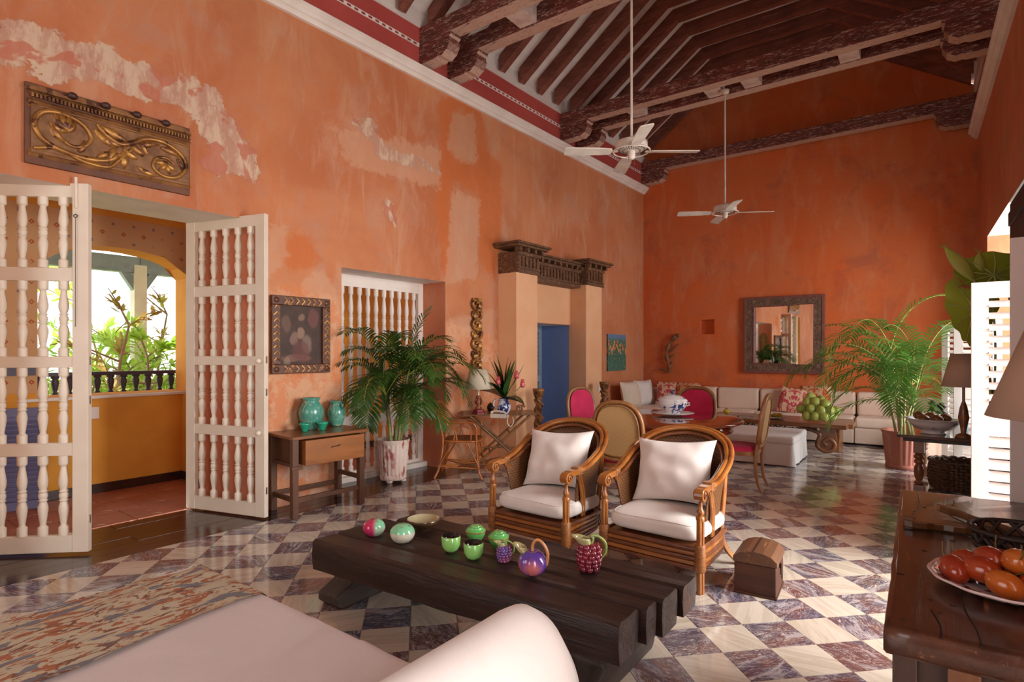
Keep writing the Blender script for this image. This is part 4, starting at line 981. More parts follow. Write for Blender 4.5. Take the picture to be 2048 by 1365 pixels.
mb = MB(); mb.surf(lambda u, v: (-.035-.02*v+(.018+.008*v)*cos(2*pi*u), .016*(1+.5*v)*sin(2*pi*u), .088+.030*v+.008*v*cos(2*pi*u+pi)), 18, 5, cu=True); build('spout', mb, glaze('olive_spout', (.30,.30,.12), (.5,.4,.2), 14), t, solid=.003)
mb = MB(); q = spline([(0,0,.098),(.002,0,.125),(.02,0,.145),(.045,0,.13),(.062,0,.095),(.058,0,.055),(.052,0,.045)], 5); mb.tube(q, .0065, 8); build('handle', mb, glaze('orange_handle', (.52,.20,.06), (.60,.28,.12), 20), t)
# ------------------------------------------------------------------ trunk
t = thing('domed_trunk', 'small dark wooden trunk with domed lid beside the right armchair', 'trunk', (-.865, 3.70, 0), radians(4))
mb = MB(); mb.box(-.115,.115,-.15,.15,.012,.185); build('box_body', mb, m_trunk, t, bev=.005)
mb = MB(); arcp = [(-.122,0),(-.122,.03),(-.09,.058),(-.045,.072),(0,.076),(.045,.072),(.09,.058),(.122,.03),(.122,0)]; mb.prism(arcp, -.155, .155, lambda u, v, q: (u, q, .188+v)); build('lid', mb, m_trunk_t, t, bev=.003)
mb = MB(); mb.box(-.012,-.008,-.156,.156,.262,.2655); build('lid_seam', mb, m_iron, t)
mb = MB(); mb.box(-.12,.12,-.155,.155,0,.014); build('plinth', mb, m_trunk, t, bev=.003)
mb = MB(); mb.box(.115,.121,-.022,.002,.15,.215); mb.box(.120,.126,-.014,-.006,.11,.175); mb.tube([(.128,-.01+.012*cos(a),.10+.012*sin(a)) for a in [k*pi/4 for k in range(8)]], .0025, 5, closed=True); build('hasp', mb, m_iron, t)
# ------------------------------------------------------------------ slipcovered bench
t = thing('slipcovered_bench', 'long white slipcovered bench with skirt behind the right dining chair', 'bench', (-2.25, 8.27, 0), radians(1))
mb = MB(); mb.box(-.83,.83,-.50,.50,.275,.375); build('seat_cushion', mb, m_whitecl, t, bev=.03, seg=4)
mb = MB()
def skirt(u, v):
    per = [(-.82,-.5),(.82,-.5),(.82,.5),(-.82,.5)]; L = [1.64,1.0,1.64,1.0]; tot = 5.28; d = u*tot; i = 0
    while i < 3 and d > L[i]: d -= L[i]; i += 1
    a = per[i]; b = per[(i+1) % 4]; f = min(1, d/L[i]); x = lerp(a[0], b[0], f); y = lerp(a[1], b[1], f); n = [(0,-1),(1,0),(0,1),(-1,0)][i]
    w_ = .03*v*(mnoise.noise(Vector((u*34, v*.6, 1)))+.35) + .035*v*math.exp(-((1-abs(2*f-1))*L[i]/.10)**2)
    return (x+n[0]*w_, y+n[1]*w_, .285-.27*v)
mb.surf(skirt, 180, 7, cu=True); build('skirt', mb, m_whitecl, t)
mb = MB(); mb.box(-.78,.78,-.46,.46,.02,.28); build('base', mb, m_bone, t)
# ------------------------------------------------------------------ sectional sofa
so = thing('sectional_sofa', 'sand linen sectional sofa running along the far wall and both corners', 'sofa', tuple(FW(0,0,0)), atan2(df.y, df.x))
def sbox(nm, x0, x1, y0, y1, z0, z1, b=.03, mt=None):
    mb = MB(); mb.box(x0, x1, y0, y1, z0, z1); return build(nm, mb, mt or m_sofa, so, bev=b, seg=4)
D = -.72
edges = [.72, 1.53, 2.255, 3.05, 3.72]
ops_ = list(zip([.72,1.54,2.26,3.72],[1.53,2.25,3.71,4.43]))
for a, b in ops_: sbox('sofa_base', a, b, D, -.12, .03, .27, .015)
for a, b in ((.72,1.53),(1.54,2.25),(2.26,3.0),(3.01,3.71),(3.72,4.43)): sbox('seat_cushion', a+.004, b-.004, D-.02, -.26, .27, .43, .04)
for a, b in ((.72,1.53),(1.54,2.25),(2.26,3.0),(3.01,3.71),(3.72,4.43)): sbox('back_cushion', a+.006, b-.006, -.32, -.10, .42, .80, .045)
sbox('sofa_back', .05, 5.2, -.12, -.03, .03, .74, .02)
for a, b in ((-.74,0),(-1.42,-.75)):
    sbox('sofa_base', 4.44, 5.16, a, b-.02, .03, .27, .015); sbox('seat_cushion', 4.42, 5.0, a, b-.02, .27, .43, .04)
    sbox('back_cushion', 4.92, 5.14, a+.01, b-.03, .42, .80, .045)
    sbox('sofa_base', .08, .71, a, b-.02, .03, .27, .015); sbox('seat_cushion', .16, .73, a, b-.02, .27, .43, .04)
def cushion(name, label, wpos, rz, w_, h_, t_, mat, tilt=68, group=None, roll=0):
    mb = MB(); mb.pillow(w_, h_, t_, 16, 16, .08, .012, wpos[0]*5+wpos[1]); o = build(name, mb, mat, None, wpos, (radians(tilt), radians(roll), rz)); return tag(o, label, 'cushion', group)
def sofa_pt(x, y, z): p = FW(x, 0, 0) + nf*(-y) ; p.z = z; return p
cushion('sofa_cushion', 'large off-white square cushion on the corner sofa nearest the peach portal', sofa_pt(.22,-1.15,.66), radians(88), .66, .50, .20, m_bone, 78)
cushion('sofa_cushion', 'large pale pink cushion behind the tureen on the left corner of the sofa', sofa_pt(.22,-.50,.66), radians(82), .62, .50, .22, m_cush, 78)
def ikat(name, c1, c2, c3, sc=5.5):
    t = NT(name); s = t.n('ShaderNodeSeparateXYZ', {0: t.coord()}); ax = t.math('ABSOLUTE', s.outputs[0]); v = t.n('ShaderNodeCombineXYZ', {0: ax, 1: s.outputs[1], 2: 0.0}).outputs[0]
    v = t.n('ShaderNodeMapping', {'Vector': v, 'Scale': (1.3, .9, 1)}).outputs[0]
    n = t.noise(sc*1.2, v, 2, .5, 1.3); r = t.math('ABSOLUTE', t.math('SUBTRACT', n, .5)); col = t.mix(t.ramp(n, .455, .475), c1, c2)
    col = t.mix(t.ramp(t.math('ABSOLUTE', t.math('SUBTRACT', n, .62)), .028, .018), col, c3); return t.out(col, .9, 0, .2)
m_ik1 = ikat('ikat_pink', (.62,.40,.26), (.46,.06,.075), (.60,.38,.25)); m_ik2 = ikat('ikat_orange', (.62,.40,.24), (.52,.11,.03), (.60,.38,.2))
cushion('ikat_cushion', 'pink and cream ikat cushion in the left corner of the sofa', sofa_pt(.66,-.38,.66), radians(20), .46, .46, .15, m_ik1, 74)
cushion('ikat_cushion', 'orange and cream ikat cushion behind the tureen, beside the pink one', sofa_pt(1.02,-.40,.66), radians(-4), .48, .46, .15, m_ik2, 72)
cushion('ikat_cushion', 'pink and cream ikat cushion tilted against the sofa behind the coconuts', sofa_pt(2.82,-.42,.63), radians(14), .48, .46, .15, m_ik1, 68, None, 8)
cushion('ikat_cushion', 'orange and cream ikat cushion behind the coconut heap, right of the pink one', sofa_pt(3.14,-.34,.67), radians(-8), .50, .48, .15, m_ik2, 74, None, -6)
# ------------------------------------------------------------------ palms
m_frond = leafmat('palm_leaf', (.030,.085,.012), (.060,.13,.018), .25, .38)
m_frondR = leafmat('palm_leaf_light', (.07,.19,.025), (.11,.26,.04), .35, .35)
m_stem = sm('palm_cane', (.36,.34,.14), (.24,.26,.09), .45, 3, st=(1,1,8), bump=.1)
m_rach = sm('palm_rachis', (.30,.34,.05), (.16,.22,.04), .4, bump=0)
m_potw = sm('whitewashed_pot', (.76,.62,.54), (.70,.52,.45), .75, 9, st=(1,1,.4), c3=(.40,.12,.09), s3=16, t3=.52, bump=.3, bs=40, w3=.12)
m_pott = sm('terracotta_pot', (.36,.105,.065), (.44,.17,.12), .7, 6, st=(1,1,.3), c3=(.60,.38,.30), s3=12, t3=.62, bump=.3, w3=.2)
m_soil = sm('soil', (.05,.03,.02), rough=.9)
def frond(t, base, az, el, L, droop, mat, rg, nl=23, ll=.30, lim=None):
    cl = lambda p: Vector((min(max(p.x, lim[0]), lim[1]), min(p.y, lim[2]), p.z)) if lim else p
    pts = [Vector(base)]; e = el; N = 16
    for k in range(N):
        f = k/N; d = Vector((cos(az)*cos(e), sin(az)*cos(e), sin(e))); pts.append(pts[-1]+d*(L/N)); e -= droop/N*(.4+1.6*f)
    pts = [cl(p) for p in pts]
    mb = MB(); mb.tube(pts, [lerp(.008, .0018, i/N) for i in range(N+1)], 5)
    rb = build('rachis', mb, m_rach, t)
    mb = MB()
    for i in range(nl):
        f = .22+.78*(i+.5)/nl; x = f*N; k = min(N-1, int(x)); p = pts[k].lerp(pts[k+1], x-k); d = (pts[k+1]-pts[k]+Vector((1e-5,0,1e-5))).normalized()
        s = d.cross(Vector((0,0,1))).normalized(); u = s.cross(d)
        l = ll*(sin(pi*min(1, (f-.15)/.85*.86+.10))**.7)*rg.uniform(.88,1.08)
        for sg in (-1, 1):
            fw = .55+.5*f+rg.uniform(-.08,.08); dd = (s*sg+d*fw+u*(.30-.1*f+rg.uniform(-.12,.12))).normalized()
            w_ = .0105; sd = dd.cross(u).normalized()*w_; g = Vector((0,0,-1))
            a = p; b = p+dd*l*.4+g*l*.03; c = p+dd*l*.75+g*l*.14; e_ = p+dd*l*.97+g*l*.30
            mb.add([cl(q_) for q_ in (a-sd*.3, a+sd*.3, b+sd, b-sd, c+sd*.75, c-sd*.75, e_)], [(0,1,2,3),(3,2,4,5),(5,4,6)])
    build('frond', mb, mat, t)
def palm(label, loc, ph, pr, top, reach, mat, potmat, fr, seed, caps, zb=0, feet=False, lim=None):
    rg = random.Random(seed); t = thing('potted_palm', label, 'palm', loc)
    mb = MB(); n = 64
    def pot(u, v):
        a = 2*pi*u; r = lerp(pr*.78, pr, v)*(1+.022*(sin(a*22) if .10 < v < .86 else 0)); 
        if v > .93: r = pr*1.05
        return (r*cos(a), r*sin(a), zb+v*(ph-zb))
    mb.surf(pot, 132, 22, cu=True); mb.lathe([(pr*1.05,ph),(pr*.95,ph),(pr*.92,ph-.05),(0,ph-.05)], 40, cap=0); mb.lathe([(0,zb),(pr*.8,zb),(pr*.84,zb+.015),(pr*.84,zb+.045),(pr*.8,zb+.055)], 40)
    build('pot', mb, potmat, t)
    if feet:
        for k in range(4): mb = MB(); a = k*pi/2+.5; mb.ball((pr*.66*cos(a), pr*.66*sin(a), .018), .035, 10, 6, .02); build('pot_foot', mb, potmat, t)
    mb = MB(); mb.lathe([(0,ph-.045),(pr*.93,ph-.045)], 24); build('soil', mb, m_soil, t)
    canes = []
    for k in range(8):
        a = rg.uniform(0, 6.28); r = pr*rg.uniform(.05,.6); h = rg.uniform(.25,.85)*(top-ph)*(.56 if reach < .9 else .55); q = Vector((r*cos(a), r*sin(a), ph-.05)); tip = q+Vector((cos(a)*h*.22, sin(a)*h*.22, h+.05))
        mb = MB(); c = spline([q, q.lerp(tip, .5)+Vector((cos(a),sin(a),0))*-.01, tip], 5); mb.tube(c, [lerp(.017, .010, i/len(c)) for i in range(len(c))], 8); build('stem', mb, m_stem, t); canes.append(tip)
    for (az, el, L, dr) in fr:
        tip = canes[rg.randrange(len(canes))]; frond(t, tip-Vector((0,0,.02)), az, el, L, dr, mat, rg, ll=.27 if reach < .9 else .30, lim=lim)
    return t
rg = random.Random(11)
camdir = atan2(rv.y, rv.x)      # fronds spread mostly sideways, as in the photograph
def fan_set(n, L, seed, elr=(.55,1.35), droop=(1.2,2.2)):
    r = random.Random(seed); out = []
    for k in range(n):
        az = 2*pi*k/n*1.0+r.uniform(-.25,.25); el = r.uniform(*elr); out.append((az, el, L*r.uniform(.75,1.05)*(1.05 if el > 1.1 else 1), r.uniform(*droop)))
    return out
# the left palm stands against the grille, so it has no fronds growing into the wall
fl = [f for f in fan_set(40, .95, 5) if cos(f[0]) > -.55] + [(camdir+pi-.35, .75, 1.0, 1.9), (camdir-.1, .8, 1.0, 1.8), (camdir+pi-.2, .35, .9, 1.6), (camdir-.25, .45, .95, 1.9), (1.2, 1.45, 1.15, .5), (2.0, 1.3, 1.0, .9), (-.5, 1.4, .95, 1.0), (camdir+pi-.5, 1.1, .95, 1.5), (camdir-.6,.2,.75,1.6), (camdir+pi+.4,.1,.7,1.5), (camdir-1.2,.3,.7,1.9), (-1.0,.5,.8,2.2), (-.6,.8,.9,2.2)]
palm('bushy dark green areca palm in a whitewashed fluted pot before the grille window', (-4.86, 4.32, 0), .475, .175, 2.15, .8, m_frond, m_potw, fl, 21, 0, .03, True, (-.03, 9, 9))
fr_ = [f for f in fan_set(38, 1.36, 9, (.6,1.35), (1.3,2.3)) if cos(f[0]) < .45] + [(camdir+pi+.15, .95, 1.35, 2.0), (camdir+pi, .6, 1.3, 1.9), (camdir+pi+.1, 1.2, 1.3, 1.8), (camdir+pi-.3, .3, 1.1, 1.6), (.9, 1.3, 1.25, 1.3), (.4, 1.35, 1.15, 1.6), (-1.3, 1.0, 1.1, 1.6), (-1.6, .6, 1.0, 1.8)]
palm('tall light green areca palm in a terracotta pot by the far right window', (-.33, 8.6, 0), .47, .215, 2.75, 1.0, m_frondR, m_pott, fr_, 31, 0, .0, False, (-9, .83, 2.1))
# ------------------------------------------------------------------ left wall console with its vases
ct2 = thing('drawer_table', 'narrow worn wooden table with one deep drawer between open door and palm', 'table', (-4.655, 3.21, 0), radians(90-1.1-4))
# local x along the wall (towards the palm), local y towards the wall
mb = MB(); mb.box(-.40,.36,-.30,.20,.685,.712); build('table_top', mb, m_old, ct2, bev=.004)
for x, y in ((-.355,-.235),(.31,-.235),(-.355,.16),(.31,.16)):
    mb = MB(); mb.box(x-.028, x+.028, y-.028, y+.028, 0, .685); build('leg', mb, m_oldz, ct2, bev=.004)
mb = MB(); mb.box(-.33,.30,.13,.18,.44,.68); mb.box(-.345,-.325,-.22,.15,.44,.68); mb.box(.29,.31,-.22,.15,.44,.68); mb.box(-.40,-.30,-.285,-.262,.425,.455); build('apron', mb, m_oldz, ct2, bev=.003)
for a in ((-.355,.31,-.245,-.215,.135,.175),(-.355,.31,.145,.175,.135,.175),(-.37,-.34,-.235,.16,.135,.175),(.295,.325,-.235,.16,.235,.275),(-.37,-.34,-.235,.16,.44,.47)):
    mb = MB(); mb.box(*a[:2], *a[2:4], *a[4:]); build('stretcher', mb, m_oldz, ct2, bev=.003)
mb = MB(); mb.box(-.29,.30,-.31,.10,.455,.672); dw = build('drawer', mb, m_drawer, ct2, bev=.004)
mb = MB(); mb.tube(spline([(-.045,-.312,.588),(-.02,-.320,.594),(.02,-.320,.596),(.05,-.312,.602)], 4), .004, 6); build('handle', mb, m_iron, dw)
m_teal = sm('teal_glaze', (.05,.26,.20), (.10,.34,.26), .25, 12, c3=(.42,.44,.28), s3=26, t3=.60, bump=.5, bs=24, coat=.4, bd=.008)
m_teal2 = glaze('emerald_glaze', (.01,.26,.15), (.02,.33,.20), 10, .12)
tz = .713
def vase(label, px, py, h, r, ear):
    p = at(px, py, tz); p.x = max(p.x, -4.745) ; t = thing('crackled_vase', label, 'vase', p, 0, 'teal vases on the drawer table')
    pr_ = [(.0,0),(.55,0),(.62,.04),(.70,.08),(.86,.25),(1,.48),(.96,.64),(.78,.80),(.64,.86),(.62,.90),(.72,.97),(.76,1.0),(.70,1.0),(.55,.9),(.5,.7),(0,.3)]
    mb = MB(); mb.lathe([(a*r, b*h) for a, b in pr_], 28); build('vase_body', mb, m_teal, t)
    rr = random.Random(int(px)); mb = MB()
    for k in range(26):
        a0 = rr.uniform(0,6.28); z0 = rr.uniform(.08,.75); q = []
        dz = rr.uniform(-.35,.35); da = rr.uniform(-.9,.9)
        for i in range(5):
            z = min(.85, max(.06, z0+dz*i/4)); R = np.interp(z, [b for a, b in pr_[1:12]], [a for a, b in pr_[1:12]])*r*1.01; a = a0+da*i/4; q.append((R*cos(a), R*sin(a), z*h))
        mb.tube(q, .0028, 4)
    o = build('raised_twigs', mb, sm('pale_twig_glaze', (.30,.40,.26), rough=.35, bump=0) if 'pale_twig_glaze' not in bpy.data.materials else bpy.data.materials['pale_twig_glaze'], t); o['kind'] = 'stuff'
    if ear:
        mb = MB(); mb.tube(spline([(r*.6,0,h*.93),(r*1.0,0,h*.9),(r*1.05,0,h*.78),(r*.85,0,h*.68)], 4), .009, 6); build('handle', mb, m_teal, t)
        mb = MB(); mb.prism([(-r*.5,h*.93),(-r*1.0,h*1.05),(-r*.6,h*.86)], -.012, .012, lambda u, v, q: (u, q, v)); build('spout', mb, m_teal, t)
vase('taller crackled teal vase on the drawer table', 618, 858, .295, .115, False)
vase('shorter crackled teal jug with side handle on the drawer table', 662, 851, .245, .088, True)
def beaker(label, px, py):
    p = at(px, py, tz); t = thing('green_beaker', label, 'cup', p, 0, 'emerald beakers on the drawer table')
    mb = MB(); mb.lathe([(0,0),(.024,0),(.026,.012),(.045,.055),(.052,.066),(.054,.078),(.050,.078),(.040,.05),(0,.02)], 24); build('beaker_body', mb, m_teal2, t)
beaker('small emerald beaker in front of the taller teal vase', 610, 864); beaker('small emerald beaker in front of the shorter teal jug', 645, 861)
# ------------------------------------------------------------------ things on the left wall
def wallthing(name, label, cat, s, z, off=.0): return thing(name, label, cat, LW(s, off, z), atan2(dl.y, dl.x))    # local x along wall, local -y into the room
def frame_ring(w_, h_, fw, y0, y1, ch=0):
    parts = []
    for a in ((-w_/2, w_/2, h_/2-fw, h_/2), (-w_/2, w_/2, -h_/2, -h_/2+fw), (-w_/2, -w_/2+fw, -h_/2+fw, h_/2-fw), (w_/2-fw, w_/2, -h_/2+fw, h_/2-fw)):
        mb = MB(); mb.box(a[0], a[1], y1, y0, a[2], a[3]); parts.append(mb)
    return parts
t = wallthing('framed_painting', 'dark old painting in a carved gilt-flecked brown frame beside the open door', 'painting', 3.078, 1.603)
m_fr = sm('painted_frame', (.13,.045,.02), (.085,.028,.014), .4, 10, c3=(.42,.17,.04), s3=11, t3=.60, bump=.3, w3=.1)
for mb in frame_ring(.615, .725, .085, -.005, -.05): build('frame_rail', mb, m_fr, t, bev=.006)
mb = MB()
for k in range(9):
    for x in (-.265, .265):
        z = -.24+k*.06; mb.bar((x-.03, -.052, z), (x, -.056, z+.03), .012, .006, (0,1,0)); mb.bar((x+.03, -.052, z), (x, -.056, z+.03), .012, .006, (0,1,0))
for k in range(7):
    for z in (-.32, .32):
        x = -.19+k*.06; mb.bar((x, -.052, z-.03), (x+.03, -.056, z), .012, .006, (0,1,0)); mb.bar((x, -.052, z+.03), (x+.03, -.056, z), .012, .006, (0,1,0))
o = build('carved_chevrons', mb, m_gilt, t); o['kind'] = 'stuff'
for x in (-.265, .265):
    for z in (-.32, .32): mb = MB(); mb.lathe([(.028,0),(.026,.006),(.012,.01),(0,.014)], 12); build('rosette', mb, m_fr, t, (x, -.05, z), (pi/2,0,0))
def paint_blobs(name, bgc, blobs, ns=8):
    tn = NT(name); v = tn.coord(); n = tn.n('ShaderNodeTexNoise', {'Vector': v, 'Scale': ns, 'Detail': 5}).outputs['Color']
    vv = tn.n('ShaderNodeVectorMath', {0: v, 1: tn.n('ShaderNodeVectorMath', {0: tn.n('ShaderNodeVectorMath', {0: n, 1: (.5,.5,.5)}, operation='SUBTRACT').outputs[0], 'Scale': .07}, operation='SCALE').outputs[0]}, operation='ADD').outputs[0]
    col = tn.mix(tn.ramp(tn.noise(5, v), .35, .65), bgc, tuple(x*.6 for x in bgc))
    for cx, cz, rx, rz_, c, st in blobs:
        d = tn.n('ShaderNodeVectorMath', {0: vv, 1: (cx, 0, cz)}, operation='SUBTRACT').outputs[0]; d = tn.n('ShaderNodeVectorMath', {0: d, 1: (1/rx, 0, 1/rz_)}, operation='MULTIPLY').outputs[0]
        l = tn.n('ShaderNodeVectorMath', {0: d}, operation='LENGTH').outputs['Value']; col = tn.mix(tn.math('MULTIPLY', tn.ramp(l, 1.1, .7), st), col, c)
    return tn.out(col, .35, 0, .4)
m_oldp = paint_blobs('old_painting', (.065,.028,.016), [(0,.02,.045,.06,(.33,.20,.13),.7),(.0,.17,.04,.045,(.30,.17,.10),.6),(.06,-.09,.06,.10,(.27,.18,.14),.6),(-.07,-.03,.05,.06,(.30,.17,.13),.6),(-.15,.11,.05,.09,(.20,.10,.06),.5),(-.05,-.22,.16,.035,(.26,.12,.08),.6),(.13,.17,.06,.10,(.16,.05,.04),.7),(.0,-.15,.10,.12,(.13,.035,.03),.7),(-.15,-.25,.04,.05,(.3,.2,.14),.5)])
mb = MB(); mb.box(-.225,.225,-.022,-.012,-.28,.28); build('canvas', mb, m_oldp, t)
# carved gilt panel above the door
t = wallthing('carved_gilt_panel', 'large gilded relief panel of scrolling leaves on the wall above the doorway', 'carving', 1.548, 2.99)
# the panel hangs slightly out of level in the photograph's perspective; its ends are 0.54 m high
PW, PH = 1.045, .545
mb = MB(); mb.box(-PW/2, PW/2, -.035, -.004, -PH/2, PH/2); build('back_board', mb, sm('panel_board', (.17,.055,.022), (.11,.04,.018), .5, 6, bump=.2), t, bev=.004)
mb = MB(); mb.box(-PW/2+.03, PW/2-.012, -.045, -.03, -PH/2+.06, PH/2-.12); build('field', mb, sm('panel_field', (.30,.145,.06), (.17,.07,.025), .55, 12, bump=.3, metal=.2), t)
def moul(z0, z1, y, mt, nm='moulding'):
    mb = MB(); mb.prism([(-.03,z0),(-y*.7,z0+.002),(-y,(z0+z1)/2),(-y*.7,z1-.002),(-.03,z1)], -PW/2+.015, PW/2-.004, lambda u, v, q: (q, u, v)); build(nm, mb, mt, t)
moul(-PH/2+.045, -PH/2+.085, .055, m_giltw); moul(-PH/2+.085, -PH/2+.105, .048, m_gilt); moul(PH/2-.165, PH/2-.145, .05, m_gilt); moul(PH/2-.145, PH/2-.11, .065, m_giltw); moul(PH/2-.075, PH/2-.055, .07, m_giltw)
mb = MB()
for k in range(46): x = -PW/2+.03+k*.0222; mb.box(x, x+.011, -.064, -.04, PH/2-.10, PH/2-.075)
o = build('dentil_row', mb, m_giltw, t); o['kind'] = 'stuff'
mb = MB(); mb.prism([(-PW/2+.0+i*PW/40, PH/2-.05+.022*abs(sin(i*pi/8))+.012) for i in range(41)][::-1]+[(-PW/2, PH/2-.055),(PW/2, PH/2-.055)], -.06, -.02, lambda u, v, q: (u, q, v)); build('crest', mb, m_giltw, t)
for k in range(4): mb = MB(); mb.ball((-.27+k*.20, -.068, PH/2-.025), .032, 12, 8, .026); build('boss', mb, sm('dark_boss', (.06,.02,.014), rough=.45) if 'dark_boss' not in bpy.data.materials else bpy.data.materials['dark_boss'], t)
def scroll(mb, pts, r0, r1, y=-.052, n=6):
    q = spline([(x, y, z) for x, z in pts], n); N = len(q)
    mb.tube(q, [lerp(r0, r1, i/N)*1.35*(1 if i > 1 else .6) for i in range(N)], 7)
def leafrel(mb, x, z, a, L, w_, bend=.5):
    q = []
    for k in range(7): f = k/6; aa = a+bend*f; q.append((x, z, aa, w_*1.5*sin(pi*(.12+.86*f)))); x += cos(aa)*L/6; z += sin(aa)*L/6
    vs = []
    for i, (x_, z_, aa, ww) in enumerate(q): vs += [(x_-sin(aa)*ww, -.044, z_+cos(aa)*ww), (x_, -.074, z_), (x_+sin(aa)*ww, -.044, z_-cos(aa)*ww)]
    fs = []
    for i in range(6): fs += [(3*i,3*i+1,3*i+4,3*i+3),(3*i+1,3*i+2,3*i+5,3*i+4)]
    mb.add(vs, fs, True)
mb = MB()
scroll(mb, [(.02,-.08),(-.06,-.145),(-.22,-.165),(-.40,-.12),(-.475,-.02),(-.44,.08),(-.34,.11),(-.22,.08),(-.155,0),(-.19,-.075),(-.27,-.10),(-.34,-.06)], .016, .009)
scroll(mb, [(-.12,.10),(-.05,.03),(.03,.0),(.12,.04),(.20,.09),(.33,.095),(.45,.03),(.485,-.06),(.42,-.15),(.32,-.165),(.25,-.12),(.26,-.05),(.33,-.02),(.39,-.05)], .016, .008)
scroll(mb, [(-.48,-.17),(-.35,-.14),(-.2,-.19),(-.05,-.19),(.02,-.12),(.10,-.02)], .012, .008)
build('scrollwork', mb, m_gilt, t)
mb = MB()
for a_ in ((-.30,.0,2.4,.12,.018,-.5),(-.30,.0,1.9,.13,.02,-.2),(-.30,.0,1.3,.12,.018,.3),(-.30,-.01,.8,.11,.016,.6),(-.30,-.01,3.0,.11,.018,-.6),(-.38,.02,-1.3,.13,.02,.7),(-.10,.09,-.2,.20,.022,-.5),(-.13,.06,-.9,.16,.02,.6),(.02,-.02,2.7,.12,.02,.8),(.0,-.04,-2.2,.14,.02,.7),(.05,-.05,-1.6,.13,.024,.1),(.34,-.06,-1.4,.09,.014,.3),(.34,-.06,-.8,.09,.014,.5),(.34,-.06,-2.1,.09,.014,-.3),(.34,-.05,-2.7,.10,.014,-.5),(.20,-.03,1.9,.12,.016,.2),(.18,-.05,2.5,.13,.018,-.3),(.14,-.08,2.9,.12,.018,-.8),(.14,-.14,-.5,.14,.016,.5),(.30,.05,.0,.14,.018,-.7),(.16,.02,.7,.14,.018,-.9),(-.23,-.13,.9,.10,.015,.8),(-.12,-.14,.7,.12,.016,-.3),(.42,.0,-1.0,.10,.014,-.5)):
    m1 = MB(); leafrel(m1, *a_); build('carved_leaf', m1, m_gilt, t)
# gilt carved strip
t = wallthing('gilt_carved_strip', 'narrow vertical strip of pierced gilt carving above the shaded lamp', 'carving', 5.62, 1.66)
for k in range(7):
    z = .40-k*.13; mb = MB(); sg = 1 if k % 2 else -1
    scroll(mb, [(-.03*sg,z+.07),(.06*sg,z+.055),(.085*sg,z),(.04*sg,z-.055),(-.03*sg,z-.03),(-.045*sg,z+.015),(0,z+.03),(.03*sg,z+.005)], .020, .012, -.03)
    leafrel(mb, -.05*sg, z-.06, pi/2, .10, .022, -.5*sg); scroll(mb, [(-.07*sg,z+.05),(-.085*sg,z),(-.05*sg,z-.055)], .014, .010, -.025)
    build('carved_scroll', mb, m_gilt, t)
mb = MB(); mb.box(-.085,.085,-.045,-.005,.44,.485); build('cap', mb, m_gilt, t, bev=.006)
# flower canvas
t = wallthing('flower_canvas', 'small unframed canvas of orange flowers on green by the far left corner', 'painting', 9.555, 1.435)
def canvas_mat():
    tn = NT('flower_painting'); v = tn.coord(); s = tn.n('ShaderNodeSeparateXYZ', {0: v}); n = tn.noise(14, v, 5, .7, 1.5)
    col = tn.mix(tn.ramp(n, .4, .6), (.03,.11,.06), (.05,.20,.17)); col = tn.mix(tn.ramp(tn.noise(30, v, 3), .6, .66), col, (.45,.30,.12))
    vo = tn.n('ShaderNodeTexVoronoi', {'Vector': tn.n('ShaderNodeMapping', {'Vector': v, 'Scale': (1.4,1,.9)}).outputs[0], 'Scale': 12.0, 'Randomness': .9}); up = tn.math('MULTIPLY', tn.ramp(s.outputs[2], -.05, .0), tn.ramp(s.outputs[2], .24, .2))
    col = tn.mix(tn.math('MULTIPLY', tn.ramp(vo.outputs['Distance'], .45, .35), up), col, tn.mix(tn.ramp(n, .45, .55), (.72,.16,.05), (.80,.36,.10)))
    col = tn.mix(tn.ramp(s.outputs[2], .20, .30), col, (.12,.22,.36)); return tn.out(col, .5)
mb = MB(); mb.box(-.355,.355,-.03,-.003,-.335,.335); build('painted_canvas', mb, canvas_mat(), t, bev=.003)
sw_ = MB(); sw_.box(-.03,.03,-.312-.006,-.312,-.05,.05); o = build('wall_socket', sw_, m_white, None, LW(8.36,-.0,.83), (0,0,atan2(dl.y,dl.x))); tag(o, 'small white socket plate on the right peach pilaster', 'socket')
# ------------------------------------------------------------------ far wall: mirror, branch
def farthing(name, label, cat, s, z): return thing(name, label, cat, FW(s, 0, z), atan2(df.y, df.x))
t = farthing('carved_mirror', 'large square mirror in a wide carved foliate frame on the far wall', 'mirror', 2.59, 1.747)
t.rotation_euler.y = radians(.3)
m_mf = carved_mat('mirror_carving', (.10,.060,.035), (.26,.17,.08), (.14,.055,.04), 26, .52)
m_mr = sm('mirror_red_edge', (.20,.06,.045), (.13,.035,.03), .5, 20, bump=.3)
for mb in frame_ring(1.30, 1.36, .045, -.003, -.075): build('outer_rail', mb, m_mr, t, bev=.006)
for mb in frame_ring(1.22, 1.28, .125, -.01, -.06): build('carved_rail', mb, m_mf, t)
for mb in frame_ring(.985, 1.045, .02, -.005, -.07): build('inner_rail', mb, m_mr, t, bev=.004)
mb = MB(); rr = random.Random(2)
for k in range(150):
    side = k % 4; f = rr.uniform(-1, 1); w_ = rr.uniform(-.045, .045)
    x, z = ((f*.58, .575+w_), (f*.58, -.575+w_), (.545+w_, f*.6), (-.545+w_, f*.6))[side]; a = rr.uniform(0, 6.28); r = rr.uniform(.018,.034)
    mb.tube([(x+r*(1-j*.12)*cos(a+j*.8), -.062, z+r*(1-j*.12)*sin(a+j*.8)) for j in range(6)], [.006,.008,.008,.007,.006,.004], 5)
o = build('foliate_relief', mb, m_mf, t); o['kind'] = 'stuff'
tn = NT('mirror_glass'); tn.out((.86,.84,.80), .02, 1.0)
